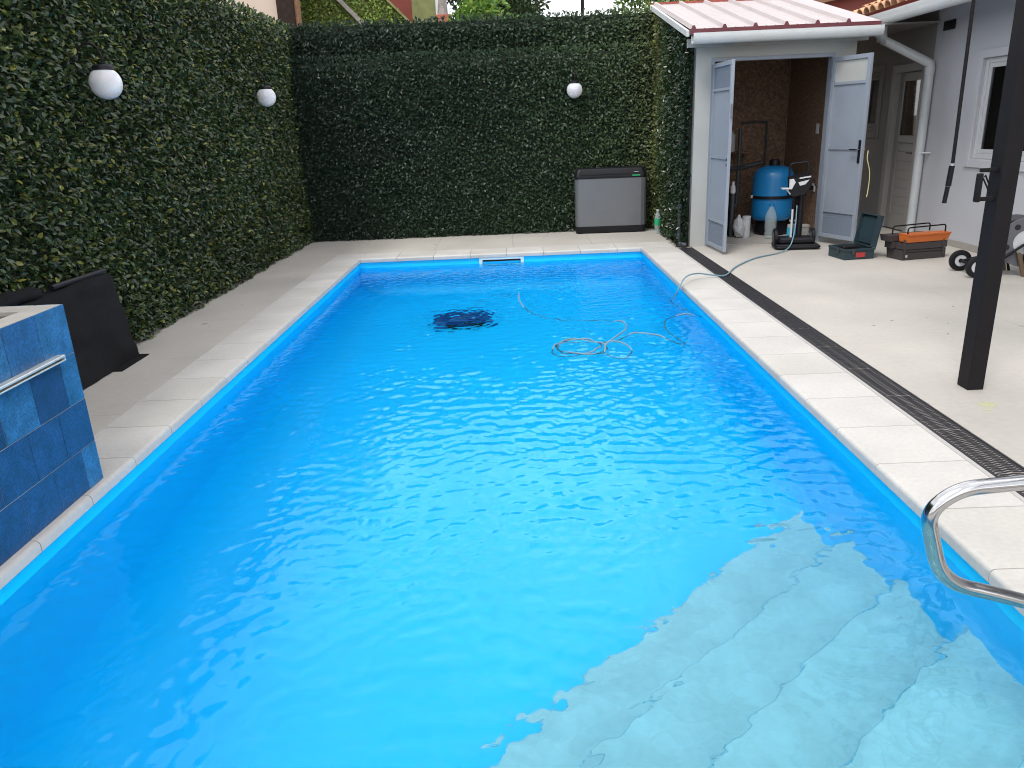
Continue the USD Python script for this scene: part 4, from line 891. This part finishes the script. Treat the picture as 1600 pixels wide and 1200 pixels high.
ck.add('grip', cat(tube([(2.528, 4.55, 1.185), (2.522, 4.55, 1.072)], .0155, 12), tube([(2.520, 4.55, 1.07), (2.512, 4.55, .975)], .0125, 12)), 'black_plastic', w=True, smooth=50)

rl = Thing('handrail', 'chrome pool handrail loop reaching over the water at lower right', 'handrail', (1.78, 1.8, 0))
yv = 1.80
path = rounded([(1.80, yv, .005), (1.80, yv, .02), (1.62, yv, .115), (1.30, yv, .225), (1.125, yv, .275), (1.06, yv, .49), (1.135, yv, .555), (1.40, yv, .575), (1.95, yv, .60), (2.15, yv, .42), (2.15, yv, .005)], .13, 9)
rl.add('tube', tube(path, .0205, 24), 'steel', w=True, smooth=60)
for xx in (1.80, 2.15):
    rl.add('flange', lathe([(.02, .022), (.03, .02), (.05, .008), (.052, .001)], 24, at=(xx, yv, 0)), 'steel', w=True, smooth=40)

# ------------------------------------------------------------------ neighbours behind the hedge
nb = Thing('neighbour_house', 'beige rendered house rising behind the left corner of the hedge', 'house', (-6.5, 14.5, 0))
nb.add('wall', box(-10, -3.78, 14, 19, 0, 5.6), 'beige_wall', w=True)
nb.add('roof', hull([(-10.3, 13.7, 5.601), (-3.55, 13.7, 5.601), (-10.3, 19.3, 5.601), (-3.55, 19.3, 5.601), (-10.3, 16.5, 7.2), (-3.55, 16.5, 7.2)]), 'terracotta', w=True)
nb.add('corner_post', box(-3.779, -3.50, 13.9, 14.2, 0, 5.0, .01), 'dark_wood', w=True)
nb.add('post_strip', box(-3.499, -3.43, 13.95, 14.1, 0, 5.0, .006), 'wood_brown', w=True)
iv = Thing('ivy_wall', 'bright green creeper-clad gable wall with a diagonal coping behind the hedge', 'wall', (-2.8, 15, 0))
gab = [(-3.95, 0), (-1.2, 0), (-1.2, 2.83), (-2.9, 4.53), (-3.95, 4.53)]
iv.add('wall', prism_y(gab, 15.0, 15.25), 'olive_wall', w=True)
rngi = np.random.default_rng(21); N = 9000
xx, zz = rngi.uniform(-3.95, -1.2, N), rngi.uniform(2.3, 4.5, N); k = zz < np.where(xx > -2.9, 1.63 - xx, 4.53) - .02; xx, zz = xx[k], zz[k]; n_ = len(xx)
v, f = leaf_field(np.stack([xx, 15.0 - rngi.uniform(0, .05, n_), zz], 1), np.stack([rngi.normal(0, .6, n_), -rngi.uniform(.3, 1, n_), rngi.normal(-.1, .6, n_)], 1), np.stack([rngi.normal(0, .3, n_), -np.ones(n_) * .5, np.ones(n_)], 1), rngi.uniform(.05, .09, n_), rngi.uniform(.03, .05, n_), rngi)
iv.add_leaves('leaf', v, f, 'ivy_leaf', w=True, kind='stuff', seed=5)
def bar(a, b, yv0, yv1, t, h): a, b = np.array(a, float), np.array(b, float); d = (b - a) / np.linalg.norm(b - a); n2 = np.array([-d[1], d[0]]) * t; return prism_y([tuple(a + n2 * h), tuple(a - n2), tuple(b - n2), tuple(b + n2 * h)], yv0, yv1)
iv.add('coping', bar((-1.2, 2.84), (-2.9, 4.54), 14.9, 15.3, -.03, .2), 'olive_wall', w=True)
iv.add('batten', bar((-2.30, 3.08), (-3.55, 4.40), 14.86, 14.93, .035, 1), 'grey_wood', w=True)
rr_ = Thing('red_roof_house', 'dull red neighbouring wall glimpsed right of the green gable', 'house', (-1.9, 18, 0))
rr_.add('wall', box(-3.4, -1.75, 17.5, 20, 0, 4.9), 'rust_red', w=True)
rr_.add('roof', hull([(a, b, c) for a, b, c in ((-3.6, 17.3, 4.9), (-1.6, 17.3, 4.9), (-3.6, 20, 4.9), (-1.6, 20, 4.9), (-2.6, 17.3, 5.7), (-2.6, 20, 5.7))]), 'terracotta', w=True)
ol = Thing('olive_shed', 'olive green shed wall behind the hedge next to the brick pier', 'shed', (-1.6, 16.5, 0))
ol.add('wall', box(-1.78, -1.33, 16.0, 18.5, 0, 4.6), 'olive_wall', w=True)
ol.add('corner_trim', box(-1.329, -1.26, 15.98, 16.1, 0, 4.6), 'white_plastic', w=True)
ol.add('roof', hull([(a, b, c) for a in (-1.85, -1.2) for b, c in ((15.8, 4.601), (15.8, 4.66), (18.7, 5.0), (18.7, 5.06))]), 'rust_red', w=True)
ch = Thing('brick_pier', 'weathered grey post standing on a red brick pier behind the hedge', 'pier', (-1.08, 14.6, 0))
ch.add('pier', box(-1.20, -.955, 14.5, 14.75, 0, 3.05), 'brick_red', w=True)
for r in range(5):
    for k in range(2):
        x0 = -1.215 + k * .135 + (0 if r % 2 else .0); ch.add('brick', box(x0, x0 + .13, 14.485, 14.76, 3.051 + r * .068, 3.051 + r * .068 + .062, .004), 'brick_red', w=True)
ch.add('post', tube([(-1.10, 14.62, 3.38), (-1.09, 14.62, 3.6), (-1.08, 14.62, 4.4)], [.095, .075, .07], 12), 'grey_wood', w=True, smooth=50)

def tree(name, label, cx, cy, H, R, Rz, n, leaf, m_, seed, cat_='tree', grp=None):
    rng = np.random.default_rng(seed); t = Thing(name, label, cat_, (cx, cy, 0), group=grp)
    tr = spline([(0, 0, 0), (.05, 0, H * .35), (-.03, .05, H * .7), (0, 0, H * .95)], 5); q = [tube(tr, np.linspace(.13, .03, len(tr)) * H / 5, 8)]
    cl = []
    for k in range(14):
        d = rng.normal(0, 1, 3); d /= np.linalg.norm(d); d *= rng.uniform(.45, .95); c = np.array([0, 0, H - Rz]) + d * [R, R, Rz]; cl.append(c)
        q.append(tube(spline([(0, 0, H * .45), tuple(c * [.5, .5, .8]), tuple(c)], 4), np.linspace(.045, .01, 9) * H / 5, 5))
    t.add('trunk', cat(q), 'bark')
    c = np.array(cl)[rng.integers(0, 14, n)]; d = rng.normal(0, 1, (n, 3)); d /= np.linalg.norm(d, axis=1, keepdims=True)
    P = c + d * rng.uniform(.3, 1, (n, 1)) ** .6 * R * .55 * [1, 1, .75]; P[:, 2] = np.maximum(P[:, 2], .15)
    D = d + rng.normal(0, .6, (n, 3)); Nn = np.array([0, 0, 1.0]) + rng.normal(0, .5, (n, 3)); L = leaf * rng.uniform(.7, 1.3, n)
    v, f = leaf_field(P, D, Nn, L, L * .5, rng); t.add_leaves('crown', v, f, m_, seed=seed); return t
tree('broadleaf_tree', 'dark round tree crown above the middle of the far hedge', -.50, 21.5, 6.6, 1.35, 1.7, 16000, .13, 'tree_leaf', 31)
tree('shrub', 'small light green shrub just above the hedge below the dark tree', -.32, 13.4, 3.40, .55, .5, 3500, .09, 'bush_leaf', 32, 'shrub')
tree('bush', 'light green bush above the hedge at the left of the shed roof', 2.95, 15.0, 4.5, .85, 1.0, 8000, .085, 'bush_leaf', 33, 'bush')
tree('bush', 'bigger darker bush rising behind the pink shed roof', 4.1, 16.0, 4.9, 1.1, 1.2, 8000, .10, 'tree_leaf', 34, 'bush')
def yucca(label, cx, cy, z0, n, L, seed):
    rng = np.random.default_rng(seed); t = Thing('yucca', label, 'yucca', (cx, cy, 0), group='spiky plants behind the shed roof')
    t.add('stem', tube([(0, 0, 0), (.02, 0, z0 * .5), (0, 0, z0)], [.07, .06, .05], 8), 'bark')
    for k in range(n):
        a, e = rng.uniform(0, 2 * math.pi), rng.uniform(.15, 1.45); d = np.array([math.cos(a) * math.cos(e), math.sin(a) * math.cos(e), math.sin(e)]); s = np.cross(d, [0, 0, 1]); s /= np.linalg.norm(s) + 1e-9; l = L * rng.uniform(.75, 1.15); p = np.array([0, 0, z0])
        dr_ = np.array([0, 0, -1]) * l * .25 * math.cos(e)
        V = [p - s * .012, p + s * .012, p + d * l * .5 - s * .026, p + d * l * .5 + s * .026, p + d * l + dr_, p + d * l * .5 - np.array([0, 0, .012])]
        t.add('blade', trimesh.Trimesh(V, [[0, 1, 5], [0, 5, 2], [1, 3, 5], [2, 5, 4], [5, 3, 4]], process=False), 'yucca_leaf_%d' % (k % 3))
for k, (cx, cy, z0) in enumerate(((2.35, 12.9, 2.95), (2.75, 12.7, 2.9), (3.25, 12.9, 2.95), (3.6, 12.7, 2.85))):
    yucca(['leftmost spiky plant behind the pink shed roof, by the hedge end', 'second spiky plant from the left behind the shed roof', 'third spiky plant from the left behind the shed roof', 'rightmost spiky plant behind the shed roof, next to the red wall'][k], cx, cy, z0, 34, .55, 40 + k)
lp = Thing('lamp_post', 'slim dark pole against the white sky above the far hedge', 'pole', (1.82, 20, 0))
lp.add('shaft', tube([(0, 0, 0), (0, 0, 6.0)], [.05, .035], 10), 'black_steel', smooth=50)
lp.add('knob', lathe([(.035, 4.32), (.07, 4.38), (.07, 4.46), (.035, 4.52)], 14), 'black_steel', smooth=40)
lp.add('head', lathe([(.03, 5.98), (.14, 6.05), (.16, 6.25), (.05, 6.42), (0, 6.43)], 14), 'rim_grey', smooth=40)
rw = Thing('red_wall_house', 'dark red gable and brown roof between the shed roof and the clay tiles', 'house', (5.5, 14.5, 0))
rw.add('wall', prism_y([(4.42, 0), (7.5, 0), (7.5, 3.55), (5.1, 3.25), (4.42, 3.10)], 13.6, 15.5), 'rust_red', w=True)
rw.add('roof', hull([(a, b, c) for b in (13.3, 15.8) for a, c in ((4.25, 3.02), (4.25, 3.10), (7.7, 3.62), (7.7, 3.70))]), 'wood_brown', w=True)
